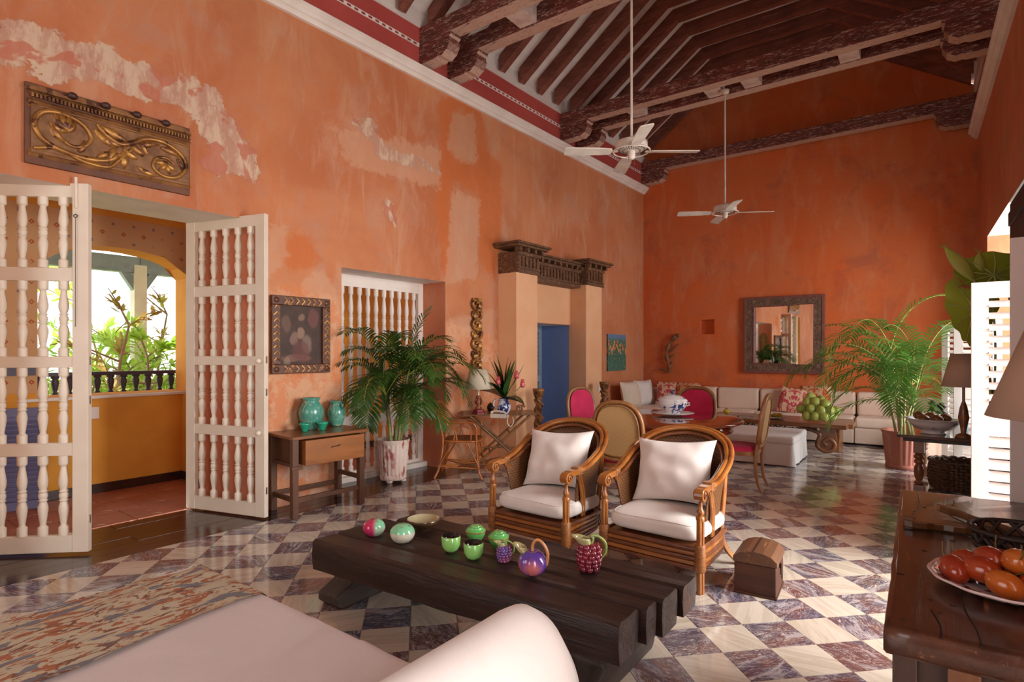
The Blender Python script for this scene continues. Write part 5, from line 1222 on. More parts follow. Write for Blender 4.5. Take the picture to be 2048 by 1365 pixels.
mb = MB(); mb.box(-.485,.485,-.003,.003,-.515,.515); build('mirror_glass', mb, tn.m, t, (0,-.05,0), (0,0,radians(-5.2)))
t = farthing('twisted_branch', 'gnarled curling piece of driftwood hung on the far wall left of the niche', 'driftwood', .58, 1.35)
m_drift = wood('driftwood', (.26,.115,.045), (.13,.055,.025), 'z', .5, bump=.6)
mb = MB(); q = spline([(.16,-.05,.42),(.11,-.06,.41),(.02,-.07,.30),(-.07,-.07,.12),(-.06,-.07,-.06),(-.02,-.06,-.20),(-.03,-.05,-.33)], 6); n = len(q); mb.tube(q, [.035+.012*sin(i*.9) if i < n-6 else .03-.003*(i-n+6) for i in range(n)], 9); build('main_limb', mb, m_drift, t)
for pts, r in (([(-.03,-.05,-.31),(-.10,-.05,-.26),(-.17,-.05,-.24),(-.23,-.05,-.26)], .024), ([(-.05,-.06,.10),(.03,-.07,.13),(.09,-.06,.20),(.15,-.05,.25)], .022), ([(-.04,-.06,-.02),(.03,-.07,.02),(.07,-.06,.05)], .02), ([(-.02,-.06,-.14),(.03,-.07,-.10),(.05,-.06,-.11)], .018)):
    mb = MB(); q = spline(pts, 4); mb.tube(q, [r*(1-.03*i) for i in range(len(q))], 8); build('side_limb', mb, m_drift, t)
# ------------------------------------------------------------------ bentwood rattan chair by the left wall
m_ora = sm('orange_rattan', (.44,.13,.018), (.30,.075,.010), .3, 6, bump=.1, coat=.4)
m_oraw = weave_mat('orange_weave', (.34,.105,.02), (.18,.05,.010), 130)
t = thing('bentwood_rattan_chair', 'orange bentwood rattan armchair with woven seat between palm and folding table', 'chair', (-4.46, 5.02, 0), radians(32-90+180))
# local -y is the front of the chair
mb = MB()
def rs(u, v): a = 2*pi*u; e = .6; c, s = cos(a), sin(a); return ((abs(c)**e)*(1 if c > 0 else -1)*.225*v, (abs(s)**e)*(1 if s > 0 else -1)*.22*v-.02, .425+.008*(1-v*v)*-1)
mb.surf(rs, 28, 4, cu=True); build('woven_seat', mb, m_oraw, t, solid=.018)
mb = MB(); mb.tube([rs(k/28, 1) for k in range(28)], .013, 7, closed=True); build('seat_hoop', mb, m_ora, t)
for s in (-1, 1):
    mb = MB(); mb.tube(spline([(s*.235,-.27,0),(s*.215,-.225,.12),(s*.205,-.20,.42),(s*.225,-.20,.58),(s*.235,-.13,.645),(s*.235,.0,.64),(s*.225,.12,.655),(s*.20,.21,.74),(s*.13,.27,.84),(s*.0,.29,.865)], 6), .0125, 8); build('arm_hoop', mb, m_ora, t)
    mb = MB(); mb.tube(spline([(s*.215,.28,0),(s*.19,.225,.14),(s*.175,.19,.42),(s*.19,.225,.62)], 5), .0125, 8); build('leg', mb, m_ora, t)
    for o in (0,):
        mb = MB(); mb.tube(spline([(s*.215,-.14,.43),(s*.225,-.13,.56),(s*.225,-.05,.60),(s*.22,.03,.56),(s*.21,.06,.43)], 5), .009, 7); mb.tube(spline([(s*.212,.02,.43),(s*.22,.05,.56),(s*.22,.12,.60),(s*.21,.17,.56)], 5), .009, 7); build('arm_loop', mb, m_ora, t)
    mb = MB(); mb.tube([(s*.222,-.235,.13),(s*.20,-.10,.40)], .008, 6); mb.tube([(s*.222,-.235,.13),(s*.07,-.20,.40)], .008, 6); mb.tube([(s*.20,.24,.13),(s*.19,.08,.40)], .008, 6); mb.tube([(s*.20,.24,.13),(s*.06,.18,.40)], .008, 6); build('brace', mb, m_ora, t)
    mb = MB(); mb.tube([(s*.222,-.235,.12),(s*.205,.24,.14)], .010, 6); build('stretcher', mb, m_ora, t)
    mb = MB(); mb.tube([(s*.22,-.235,.12),(-s*.205,.24,.14)], .008, 6); build('stretcher', mb, m_ora, t)
def bpt(u, v): a = 2*pi*u; x = .155*cos(a)*v; z = .66+.17*sin(a)*v; return (x, .205+(z-.5)*.24, z)
mb = MB(); mb.surf(bpt, 26, 4, cu=True); build('woven_back', mb, m_oraw, t, solid=.008)
mb = MB(); mb.tube([bpt(k/26, 1.04) for k in range(26)], .011, 7, closed=True); build('back_hoop', mb, m_ora, t)
# ------------------------------------------------------------------ folding bamboo table and what stands on it
xt = thing('folding_table', 'folding wooden table on crossed bamboo legs beside the peach portal', 'table', (-4.33, 5.56, 0), radians(42))
m_bamb = sm('bamboo', (.24,.11,.035), (.14,.06,.02), .4, 12, bump=.2)
mb = MB(); mb.box(-.44,.44,-.24,.24,.682,.700); build('table_top', mb, wood('slatted_top', (.22,.095,.03), (.13,.055,.02), 'x', .35, .2), xt, bev=.004)
for y in (-.20, .20):
    for s in (-1, 1):
        mb = MB(); a = Vector((s*.36, y+.012*s, .675)); b = Vector((-s*.36, y+.012*s, .02)); q = [a.lerp(b, k/12) for k in range(13)]; mb.tube(q, [.0145 if k % 3 else .018 for k in range(13)], 8)
        build('leg', mb, m_bamb, xt)
for x, z in ((-.30,.12),(.30,.12),(-.12,.24+.0),(.12,.46)):
    mb = MB(); mb.tube([(x,-.20,z),(x,.20,z)], .009, 7); build('rung', mb, m_bamb, xt)
for z, xw in ((.30,.22),(.10,.32)):
    mb = MB(); mb.tube([(-xw,-.215,z),(xw,-.215,z)], .009, 7); build('rung', mb, m_bamb, xt)
tz = .701
p = at(957, 828, tz); t = thing('table_lamp', 'table lamp with cream shade and red turned base on the folding table', 'lamp', (p.x, p.y, tz))
m_redb = sm('painted_red_base', (.26,.02,.025), (.18,.012,.02), .4, 8, bump=.1); m_redo = sm('worn_red_gold', (.34,.11,.04), (.20,.035,.02), .4, 18, bump=.2)
mb = MB(); mb.lathe([(0,0),(.085,0),(.085,.02),(.07,.03),(.07,.05),(.045,.058),(0,.06)], 6, smooth=False); build('base', mb, m_redb, t)
mb = MB(); mb.lathe([(.035,.06),(.04,.075),(.022,.09),(.032,.12),(.036,.145),(.022,.17),(.03,.185),(.036,.20),(.03,.21),(.014,.22)], 20); build('turned_stem', mb, m_redo, t)
for s in (-1, 1): mb = MB(); mb.tube(spline([(s*.028,0,.11),(s*.052,0,.13),(s*.05,0,.17),(s*.03,0,.185)], 4), .006, 6); build('side_scroll', mb, m_gilt, t)
mb = MB(); mb.lathe([(.012,.21),(.012,.31)], 12); build('candle_tube', mb, m_bone, t)
tn = NT('lamp_shade'); tn.out((.84,.74,.58), .8); tb_ = tn.n('ShaderNodeBsdfTranslucent', {'Color': (.8,.72,.6,1)}); mx = tn.n('ShaderNodeMixShader', {0: .35}); o_ = tn.t.nodes['Material Output']; tn.t.links.new(tn.b.outputs[0], mx.inputs[1]); tn.t.links.new(tb_.outputs[0], mx.inputs[2]); tn.t.links.new(mx.outputs[0], o_.inputs[0]); m_shade = tn.m
mb = MB(); mb.lathe([(.165,.30),(.105,.535)], 40, cap=0); build('lamp_shade', mb, m_shade, t, solid=.003)
p = at(1008, 828, tz); t = thing('flower_jug', 'blue and white jug of pink torch ginger and dark leaves on the folding table', 'jug', (p.x, p.y, tz))
mb = MB(); mb.lathe([(0,0),(.05,0),(.055,.01),(.078,.05),(.085,.09),(.07,.13),(.05,.155),(.052,.175),(.06,.185),(.055,.185),(.045,.16),(0,.1)], 28); build('jug_body', mb, m_porcd, t)
mb = MB(); mb.tube(spline([(-.055*rv.x,-.055*rv.y,.165),(-.11*rv.x,-.11*rv.y,.16),(-.125*rv.x,-.125*rv.y,.10),(-.08*rv.x,-.08*rv.y,.05)], 4), .009, 7); build('handle', mb, m_porcd, t)
m_dl = leafmat('dark_ginger_leaf', (.018,.060,.012), (.04,.10,.015), .12, .3); m_bigl = leafmat('heart_leaf', (.012,.045,.012), (.02,.06,.015), .1, .3)
m_ging = glaze('ginger_flower', (.66,.06,.10), (.72,.16,.18), 30, .5)
def blade(mb, base, az, el, L, W_, droop=.4, fold=.3, n=9):
    p = Vector(base); e = el; vs = []
    for k in range(n):
        f = k/(n-1); d = Vector((cos(az)*cos(e), sin(az)*cos(e), sin(e))); s = Vector((-sin(az), cos(az), 0)); u = s.cross(d); w_ = W_*sin(pi*(.04+.94*f**.8))
        vs += [p-s*w_+u*w_*-fold, p, p+s*w_+u*w_*-fold]; p = p+d*(L/(n-1)); e -= droop/(n-1)*(.3+1.4*f)
    fs = []
    for i in range(n-1): fs += [(3*i,3*i+1,3*i+4,3*i+3),(3*i+1,3*i+2,3*i+5,3*i+4)]
    mb.add(vs, fs, True); return p
ca = camdir
for az, el, L, W_, dr in ((ca+pi-.5,1.35,.5,.05,.3),(ca+.4,1.4,.48,.05,.1),(ca-.6,1.3,.5,.05,.2),(ca+pi-.1,1.15,.52,.035,.9),(ca+pi,1.3,.56,.04,.3),(ca+.1,1.5,.52,.045,.1),(ca+pi-.3,1.45,.56,.045,.2),(ca,1.22,.52,.035,-.15),(ca-.1,1.0,.50,.038,-.2),(ca-1,1.2,.4,.04,.5),(ca+pi+.4,.95,.35,.04,.8)):
    mb = MB(); blade(mb, (0,0,.17), az, el, L, W_, dr); build('leaf', mb, m_dl, t)
for az, el, L, W_ in ((ca+pi-.3,.45,.32,.16),(ca-.2,-.1,.26,.15),(ca+pi+.2,1.0,.28,.11),(ca-.9,.2,.2,.1)):
    mb = MB(); blade(mb, (0,0,.18), az, el, L, W_, .6); build('broad_leaf', mb, m_bigl, t)
for px, py in ((1033,752),(997,764),(1045,769)):
    d = ray(px, py); w_ = (Vector((p.x,p.y,0))-Vector((0,0,0))).dot(fv); P3 = CC+d*w_ - Vector((p.x, p.y, tz)); P3 += -fv*.03
    mb = MB(); mb.tube(spline([(0,0,.15), P3*.5+Vector((0,0,.06)), P3], 4), .006, 6); st_ = build('flower_stem', mb, m_stem, t)
    mb = MB()
    for row in range(5):
        for k in range(8): a = 2*pi*(k+.5*(row % 2))/8; r = .040*(1-row*.13); z = -.03+row*.018; leaf_poly(mb, P3+Vector((r*.5*cos(a), r*.5*sin(a), z)), Vector((cos(a), sin(a), .6+row*.3)), Vector((0,0,1)), .026, .018)
    mb.ball(tuple(P3), .027, 10, 8, .042); o = build('ginger_head', mb, m_ging, t)
p = at(1002, 836, tz); t = thing('cream_telephone', 'cream corded telephone at the front edge of the folding table', 'telephone', (p.x-.02, p.y, tz), radians(20))
m_ph = sm('cream_plastic', (.62,.52,.44), rough=.35, bump=0)
mb = MB(); mb.prism([(-.07,0),(.07,0),(.07,.025),(-.07,.05)], -.09, .09, lambda u, v, q: (q, u, v)); build('phone_body', mb, m_ph, t, bev=.006)
mb = MB(); mb.tube(spline([(-.09,-.03,.055),(-.05,-.03,.075),(.05,-.03,.068),(.09,-.03,.045)], 4), [.016,.016,.013,.012,.012,.012,.012,.012,.012,.013,.013,.015,.016][:13], 8); build('handset', mb, m_ph, t)
mb = MB(); mb.tube(spline([(.09,-.04,.04),(.115,-.07,.02),(.12,-.09,-.05),(.155,-.08,-.085),(.18,-.05,-.03),(.16,-.03,.012)], 8), .0065, 6); build('cord', mb, m_ph, t)
p = at(981, 822, tz); t = thing('dark_lidded_jar', 'small dark brown jar between lamp and jug on the folding table', 'jar', (p.x, p.y, tz))
mb = MB(); mb.lathe([(0,0),(.035,0),(.045,.03),(.045,.06),(.03,.075)], 20); build('jar_body', mb, m_chestf, t); mb = MB(); mb.lathe([(.034,.075),(.034,.085),(.015,.09),(.018,.10),(0,.105)], 20); build('lid', mb, m_chestf, t)
p = at(1036, 828, tz); t = thing('wooden_bird_carving', 'small polished wooden curved carving at the right end of the folding table', 'carving', (p.x, p.y, tz), radians(35))
mb = MB(); mb.tube(spline([(-.06,0,.012),(-.02,0,.02),(.0,0,.05),(-.01,0,.085),(.015,0,.095),(.03,0,.075)], 5), [.012]*6+[.02]*8+[.014]*12, 8); build('bird_body', mb, m_old, t); mb = MB(); mb.tube(spline([(.0,0,.012),(.04,0,.02),(.05,0,.055),(.045,0,.09),(.065,0,.10),(.085,0,.08)], 5), .014, 8); build('bird_neck', mb, m_old, t)
# ------------------------------------------------------------------ twisted columns beside the portal
def solomonic(label, loc, h, rz):
    t = thing('twisted_column', label, 'column', loc, rz); R = .050
    def fn(u, v):
        a = 2*pi*u; z = v*(h-.16)+.02; ph = v*pi*9; return ((R*(1+.18*sin(a*3+ph*2)))*cos(a)+.014*cos(ph), (R*(1+.18*sin(a*3+ph*2)))*sin(a)+.014*sin(ph), z)
    mb = MB(); mb.surf(fn, 24, 70, cu=True); build('shaft', mb, m_giltw, t)
    mb = MB(); rr = random.Random(int(h*100))
    for k in range(90):
        v = rr.uniform(0,1); a = rr.uniform(0,6.28); p = Vector(fn(a/6.283, v)); mb.ball(tuple(p*1.0), rr.uniform(.010,.016), 6, 4)
    o = build('vine_relief', mb, m_giltw, t); o['kind'] = 'stuff'
    mb = MB(); mb.lathe([(.045,h-.14),(.05,h-.13),(.046,h-.12),(.055,h-.08),(.075,h-.035),(.078,h-.03),(.078,h),(0,h)], 16)
    mb.lathe([(0,0),(.075,0),(.075,.025),(.06,.04)], 16); build('capital', mb, m_giltw, t)
    mb = MB()
    for k in range(8): a = k*pi/4; leaf_poly(mb, Vector((.05*cos(a), .05*sin(a), h-.13)), Vector((cos(a)*.35, sin(a)*.35, 1)), Vector((cos(a), sin(a), 0)), .09, .04)
    build('acanthus', mb, m_giltw, t)
solomonic('carved twisted gilt column standing before the left pilaster of the portal', (-4.28, 6.36, 0), .95, .3)
solomonic('carved twisted gilt column at the end of the sofa right of the portal', (-4.24, 8.18, 0), .97, 1.1)
# ------------------------------------------------------------------ carved low table with fruit
lt = thing('carved_low_table', 'long low table with pierced scroll-carved supports in front of the sofa', 'table', (0,0,0))
tz = .43
mb = MB(); mb.box(-2.95,-.98,9.02,9.95,tz-.06,tz); build('table_top', mb, m_old, lt, bev=.008)
for x in (-.78, ): mb = MB(); mb.box(-.985,-.93,9.3,9.8,tz-.075,tz-.015); build('end_board', mb, m_old, lt, bev=.005)
for x in (-2.7,-1.30):
    mb = MB(); mb.box(x+.08,x+.20,9.35,9.75,0,tz-.06); build('leg', mb, m_old, lt, bev=.01)
    sgn = 1 if x > -2 else -1
    mb = MB(); pts = spline([(x-.28*sgn,9.10,tz-.08),(x-.12*sgn,9.10,tz-.10),(x-.02*sgn,9.10,tz-.16),(x-.05*sgn,9.10,.12),(x+.03*sgn,9.10,.045),(x+.13*sgn,9.10,.06),(x+.17*sgn,9.10,.15),(x+.10*sgn,9.10,.22),(x+.03*sgn,9.10,.17),(x+.07*sgn,9.10,.12)], 6)
    mb.tube(pts, [.03]*len(pts), 8); build('scroll_bracket', mb, m_old, lt)
    mb = MB(); mb.prism([(x-.02*sgn,tz-.06),(x+.17*sgn,tz-.06),(x+.20*sgn,.22),(x+.18*sgn,.08),(x+.08*sgn,.03),(x-.01*sgn,.06),(x-.04*sgn,.16)], 9.09, 9.13, lambda u, v, q: (u, q, v)); build('scroll_panel', mb, m_old, lt, bev=.006)
for k in range(14):
    x = -2.35+k*.075; mb = MB(); r = .03; mb.tube([(x+r*(1-j*.1)*cos(j*.9+k), 9.08, tz-.095+r*(1-j*.1)*sin(j*.9+k)) for j in range(7)], .009, 6); build('pierced_scroll', mb, m_chestf, lt)
m_coco = sm('green_coconut', (.27,.37,.06), (.44,.48,.11), .35, 5, c3=(.50,.48,.14), s3=6, t3=.6, bump=.05, coat=.2, w3=.2)
def cpt(px, py, yy): d = ray(px, py); t_ = yy/d.y; return CC+d*t_
K = 4.267
cc_ = [(1395+0,1185,9.12),(1425,1160,9.10),(1500,1165,9.08),(1575,1170,9.08),(1630,1165,9.16),(1380,1100,9.17),(1460,1100,9.12),(1545,1115,9.10),(1620,1115,9.12),(1675,1120,9.20),(1425,1045,9.18),(1500,1045,9.16),(1585,1060,9.16),(1545,1030,9.28),(1455,1002,9.24)]
cc_ = cc_[1:]
for k, (X, Y, yy) in enumerate(cc_):
    p = cpt(1280+X/K, 560+Y/K, yy); r = .068; mb = MB()
    def cn(u, v): a = 2*pi*u; b = pi*v; tri = 1+.05*cos(3*a); return (r*sin(b)*cos(a)*tri, r*sin(b)*sin(a)*tri, -r*1.18*cos(b)*(1 if b < pi/2 else 1.12))
    if k == 0: mb.surf(cn, 14, 10, cu=True); mb.lathe([(.016,-r*1.20),(.014,-r*1.12)], 8); mc = mb
    rr = random.Random(k+5)
    if k == 0: first = build('green_coconut', mc, m_coco, None, p, (rr.uniform(-1.2,-.6), rr.uniform(-.5,.5), rr.uniform(-1,1))); o = first
    else: o = dup(first, None, p, (rr.uniform(-1.7,-.7), rr.uniform(-.7,.7), rr.uniform(-1,1)))
    tag(o, 'green coconut in the heap on the carved low table', 'coconut', 'green coconuts heaped on the low table')
p = at(1545, 838, tz); pl = thing('lemon_plate', 'blue-rimmed oval plate of lemons on the carved low table', 'plate', (p.x, p.y, tz), .1)
mb = MB(); mb.lathe([(0,.005),(.09,.005),(.17,.02),(.19,.032),(.185,.036),(.16,.026),(.09,.012),(0,.012)], 30, sy=.75); build('dish', mb, m_porc, pl)
m_lem = sm('lemon_skin', (.72,.50,.04), (.62,.50,.05), .35, 10, bump=.1); m_lime = sm('lime_skin', (.22,.36,.03), rough=.35)
for k, (dx, dy, mt, r, lb) in enumerate(((-.10,-.01,m_lem,.040,'yellow lemon at the left end of the blue-rimmed plate'),(-.01,-.05,m_lime,.030,'small green lime at the front of the blue-rimmed plate'),(.02,.03,m_lem,.038,'yellow lemon at the back of the blue-rimmed plate'),(.10,-.02,m_lem,.042,'yellow lemon at the right end of the blue-rimmed plate'))):
    mb = MB(); mb.surf(lambda u, v: (r*1.2*-cos(pi*v)*(1+.10*abs(cos(pi*v))**9), r*sin(pi*v)*cos(2*pi*u), r*sin(pi*v)*sin(2*pi*u)), 14, 12); mb.surf(lambda u, v: (r*1.2*-cos(pi*v)*(1+.10*abs(cos(pi*v))**9), r*sin(pi*v)*cos(2*pi*u), r*sin(pi*v)*sin(2*pi*u)), 14, 12)
    tag(build('lemon' if mt is m_lem else 'lime', mb, mt, None, (p.x+dx, p.y+dy, tz+.012+r), (0,0,k*.9)), lb, 'lemon' if mt is m_lem else 'lime')
p = at(1453, 829, tz); mb = MB(); mb.ball((0,0,0), .055, 16, 12, .045); o = build('yellow_fruit', mb, m_lem, None, (p.x, p.y, tz+.044)); tag(o, 'round yellow fruit with a dark stalk left of the lemon plate', 'fruit'); mb = MB(); mb.lathe([(.02,.040),(.012,.055),(0,.058)], 8); build('stalk', mb, m_foot, o)
p = at(1490, 835, tz); bk = thing('closed_book', 'thin pale book lying flat between the yellow fruit and the lemon plate', 'book', (p.x, p.y, tz), radians(25)); mb = MB(); mb.box(-.10,.10,-.07,.07,0,.004); mb.box(-.10,.10,-.07,.07,.018,.022); mb.box(-.10,-.096,-.07,.07,0,.022); build('cover', mb, sm('grey_cover', (.3,.3,.32)), bk); mb = MB(); mb.box(-.095,.096,-.065,.065,.004,.018); build('pages', mb, m_bone, bk)
# ------------------------------------------------------------------ right: side table, bowl, lamp, basket, big leaves
sd = thing('turned_leg_side_table', 'dark side table on turned legs holding the large fruit bowl', 'table', (.17, 7.65, 0), radians(-1.4))
mb = MB(); mb.box(-.47,.38,-.66,.62,.575,.605); build('table_top', mb, m_mahog if False else wood('side_table_top', (.10,.035,.02), (.06,.022,.014), 'y', .14, .4, bump=.1), sd, bev=.004)
mb = MB(); mb.box(-.42,.34,-.60,.56,.535,.575); build('apron', mb, m_chestf, sd, bev=.003)
for x in (-.29, .30):
    for y in (-.55, .52):
        mb = MB(); mb.box(x-.045,x+.045,y-.045,y+.045,.42,.54); mb.lathe([(.045,.42),(.03,.405),(.045,.39),(.045,.37),(.03,.355),(.042,.34),(.042,.32),(.028,.305),(.044,.27),(.046,.22),(.034,.16),(.026,.14),(.042,.125),(.042,.11),(.028,.10)], 16, (x,y,0)); mb.box(x-.045,x+.045,y-.045,y+.045,0,.10); build('leg', mb, m_old, sd, bev=.003)
tz = .606
bw = thing('fruit_bowl', 'large footed blue and white bowl with dark fruit on the side table', 'bowl', (-.015, 7.28, tz))
mb = MB(); mb.lathe([(.10,0),(.115,.005),(.105,.02),(.10,.03),(.17,.06),(.215,.11),(.225,.14),(.25,.148),(.252,.155),(.22,.15),(.16,.08),(0,.05)], 40); build('bowl_body', mb, m_porc2, bw)
mb = MB(); mb.lathe([(.252,.1555),(.222,.152)], 40, cap=0); build('rim_band', mb, m_porcd, bw)
m_dfr = sm('dark_fruit', (.20,.06,.015), (.12,.05,.015), .3, 9)
for k, (x, y) in enumerate(((-.08,-.06),(.03,-.09),(.10,.02),(-.02,.06),(-.12,.04))):
    mb = MB(); mb.ball((0,0,0), .055, 14, 10, .045); tag(build('ripe_fruit', mb, m_dfr, None, (bw.location.x+x, bw.location.y+y, tz+.15+.006*k), (.2,.1,k)), 'dark orange-brown fruit heaped in the large footed bowl on the side table', 'fruit', 'ripe fruit in the footed bowl')
tn = NT('jar_glass'); tn.set(tn.b.inputs['Transmission Weight'], 1.0); tn.set(tn.b.inputs['IOR'], 1.45); tn.out((.9,.95,.95), .03)
gj = thing('glass_jar', 'round clear glass jar with dark turned stopper behind the footed bowl', 'jar', (.06, 7.85, tz))
mb = MB(); mb.lathe([(0,0),(.06,0),(.09,.05),(.095,.10),(.07,.15),(.045,.17),(.042,.17),(.066,.148),(.09,.10),(.085,.05),(.055,.006),(0,.006)], 28); build('jar_body', mb, tn.m, gj)
mb = MB(); mb.lathe([(.043,.165),(.05,.18),(.03,.195),(.022,.21),(.045,.235),(.05,.25),(.03,.265),(.02,.28),(0,.285)], 20); build('stopper', mb, m_chestf, gj)
gj2 = duptree(gj, (-.02, 8.1, tz), 0, 'second glass jar with dark stopper, half hidden behind the first')
fl_ = thing('side_table_lamp', 'shaded lamp with brown-looking shade in silhouette on the side table', 'lamp', (.22, 7.05, tz))
mb = MB(); mb.lathe([(0,0),(.07,0),(.06,.03),(.02,.05),(.03,.12),(.045,.2),(.03,.3),(.012,.36),(.012,.58)], 20); build('base', mb, m_old, fl_)
m_shd = sm('tan_shade', (.46,.32,.24), (.42,.29,.21), .85, 3, bump=.05)
mb = MB(); mb.lathe([(.175,.50),(.10,.82)], 36, cap=0); build('lamp_shade', mb, m_shd, fl_, solid=.004)
fp_ = thing('leaning_gilt_frame', 'thin gilded frame leaning edge-on at the right end of the side table', 'frame', (.34, 7.42, tz), radians(20))
for a in ((-.02,.02,0,.5),(.30,.34,0,.5),(-.02,.34,.46,.5),(-.02,.34,0,.04)): mb = MB(); mb.box(a[0],a[1],-.012,.012,a[2],a[3]); build('frame_rail', mb, m_gilt, fp_)
mb = MB(); mb.box(.0,.32,-.004,.004,.03,.47); build('backing', mb, m_chestf, fp_)
tb = thing('teal_book', 'teal bound book standing at the back of the side table', 'book', (.25, 7.72, tz), radians(80)); mb = MB(); mb.box(-.09,.09,-.018,-.014,0,.22); mb.box(-.09,.09,.014,.018,0,.22); mb.box(-.09,-.086,-.018,.018,0,.22); build('cover', mb, sm('teal_cover', (.02,.12,.15)), tb); mb = MB(); mb.box(-.086,.088,-.014,.014,.003,.217); build('pages', mb, m_bone, tb)
# basket woven of broad strips
bk = thing('woven_basket', 'large round basket plaited from brown strips under the side table', 'basket', (.20, 7.62, 0))
mb = MB()
def bs_(u, v): a = 2*pi*u; r = .245+.02*sin(pi*v); k = .010*(1 if (int(u*44)+int(v*9)) % 2 else -1); return ((r+k)*cos(a), (r+k)*sin(a), .01+.28*v)
mb.surf(bs_, 88, 19, cu=True, smooth=False); mb.lathe([(0,.012),(.24,.012)], 24)
m_bas = sm('basket_strip', (.12,.055,.028), (.07,.03,.016), .5, 20, bump=.4); build('plaited_wall', mb, m_bas, bk)
mb = MB(); q = [((.255+.008*sin(k*1.9))*cos(2*pi*k/60), (.255+.008*sin(k*1.9))*sin(2*pi*k/60), .295+.008*cos(k*1.9)) for k in range(60)]; mb.tube(q, .012, 6, closed=True); build('rim', mb, m_bas, bk)
# big leaf arrangement
bl = thing('large_leaf_arrangement', 'vase of huge scalloped green leaves and folded spathes behind the white shutter', 'plant', (.42, 6.72, 0))
m_bgl = leafmat('giant_leaf', (.22,.32,.03), (.30,.38,.045), .5, .4); m_vein = sm('leaf_vein', (.38,.46,.14), rough=.5, bump=0); m_sp = leafmat('spathe', (.36,.46,.08), (.46,.54,.12), .4, .35)
mb = MB(); mb.lathe([(0,0),(.10,0),(.13,.05),(.16,.3),(.12,.6),(.09,.8),(.11,.9),(.10,.9),(.08,.8),(0,.5)], 24); build('floor_vase', mb, m_porcd, bl)
bloc = bl.location
def bigleaf(cx, cy, hw, hh, yy, tilt, lob):
    # leaf in a vertical plane facing the camera side, scalloped edge, radiating veins
    c = cpt(cx, cy, yy) - bloc; sc_ = yy/ray(cx, cy).y/FPX
    R = rv; U = Vector((0,0,1)); N_ = -fv; a0 = tilt
    mb = MB(); n = 72; vs = [c]; 
    def pt(a, f):
        rad = (1-.18*cos(a-a0))*(1+.05*sin(a*lob)*f); x = hw*sc_*cos(a)*rad; z = hh*sc_*sin(a)*rad
        ca_, sa_ = cos(.0), sin(.0); return c + (R*x+U*z)*f + N_*(.05*f*f*sin(2*a)+.04*(1-f*f))
    rings = 5; mb.surf(lambda u, v: tuple(pt(2*pi*u, v)), n, rings, cu=True); build('giant_leaf', mb, m_bgl, bl)
    vm = MB()
    for k in range(9):
        a = a0+pi*2*k/9; vm.tube([pt(a+.12*f, f)+N_*.010 for f in (0,.3,.6,.95)], [.009,.007,.005,.003], 5)
    o = build('leaf_veins', vm, m_vein, bl.children[-1]) if False else build('leaf_veins', vm, m_vein, bl)
    q = spline([c, c.lerp(Vector((0,0,1.0)), .5)+Vector((.03,.03,0)), Vector((0,0,.85))], 5); sb = MB(); sb.tube(q, .009, 6); build('leaf_stalk', sb, m_stem, bl)
bigleaf(1978, 552, 78, 44, 6.55, radians(200), 9); bigleaf(1940, 625, 50, 78, 6.62, radians(-120), 11)
def sp_leaf(b, tip, w_):
    b = cpt(*b)-bloc; tp = cpt(*tip)-bloc; d = tp-b; mb = MB(); n = 10; s = d.cross(fv).normalized()
    vs = []
    for k in range(n):
        f = k/(n-1); p = b+d*f; ww = w_*sin(pi*(.08+.9*f))**.8; vs += [p-s*ww, p-s*ww*.3-fv*.05*sin(pi*f), p+s*ww*.6-fv*.02, p+s*ww]
    mb.add(vs, [(4*i+j, 4*i+j+1, 4*i+j+5, 4*i+j+4) for i in range(n-1) for j in range(3)], True); build('spathe', mb, m_sp, bl)
    sb = MB(); sb.tube(spline([b, b.lerp(Vector((0,0,1.0)), .5), Vector((0,0,.86))], 4), .012, 6); build('leaf_stalk', sb, m_stem, bl)
    sb = MB()
    for k in range(4): sb.tube([tp-d*.05, tp+d*.08*(1+.3*k)+s*.03*(k-1.5)], .003, 4)
    o = build('spathe_tip', sb, m_sp, bl); o['kind'] = 'stuff'
sp_leaf((1948,560,6.4), (1890,495,6.4), .065); sp_leaf((1956,560,6.5), (1958,505,6.5), .05)
mb = MB(); c = cpt(1932, 566, 6.6)-bloc
for k in range(40): a = k*2.4; e = rg.uniform(-.8,1); leaf_poly(mb, c, Vector((cos(a)*cos(e), sin(a)*cos(e), sin(e))), Vector((0,0,1)), .10, .03)
o = build('pink_bloom', mb, m_ging, bl)
# ------------------------------------------------------------------ white louvred shutters of the right windows
def shutter(name, label, hinge, rz, W_, h, slats, mat, z0=.03, tilt=35, rails=None, parts=True):
    t = struct(thing(name, label, 'shutter', hinge, rz)) if False else thing(name, label, 'shutter', hinge, rz)
    st = .085; T_ = .032; mb = MB(); mb.box(0, st, -T_/2, T_/2, z0, h); build('stile', mb, mat, t, bev=.003); mb = MB(); mb.box(W_-st, W_, -T_/2, T_/2, z0, h); build('stile', mb, mat, t, bev=.003)
    zr = rails or [(z0, z0+.12), (.92, 1.05), (h-.10, h)]
    for a, b in zr: mb = MB(); mb.box(st, W_-st, -T_/2+.002, T_/2-.002, a, b); build('rail', mb, mat, t, bev=.002)
    s0 = None
    for (a, b), (c, d) in zip(zr, zr[1:]):
        n = int((c-b)/.066)
        for k in range(n):
            z = b+(c-b)*(k+.5)/n; tl = tilt if b > .8 else 62
            if s0 is None: m1 = MB(); m1.box(st-.001-W_/2, W_/2-st+.001, -.033, .033, -.0045, .0045); s0 = build('slat', m1, mat, t, (W_/2, 0, z), (radians(tl), 0, 0), bev=.003)
            else: dup(s0, t, (W_/2, 0, z), (radians(tl), 0, 0))
    return t
def rwp(y, off=0): p = RW(y, off, 0); return p
m_shw = m_shutter
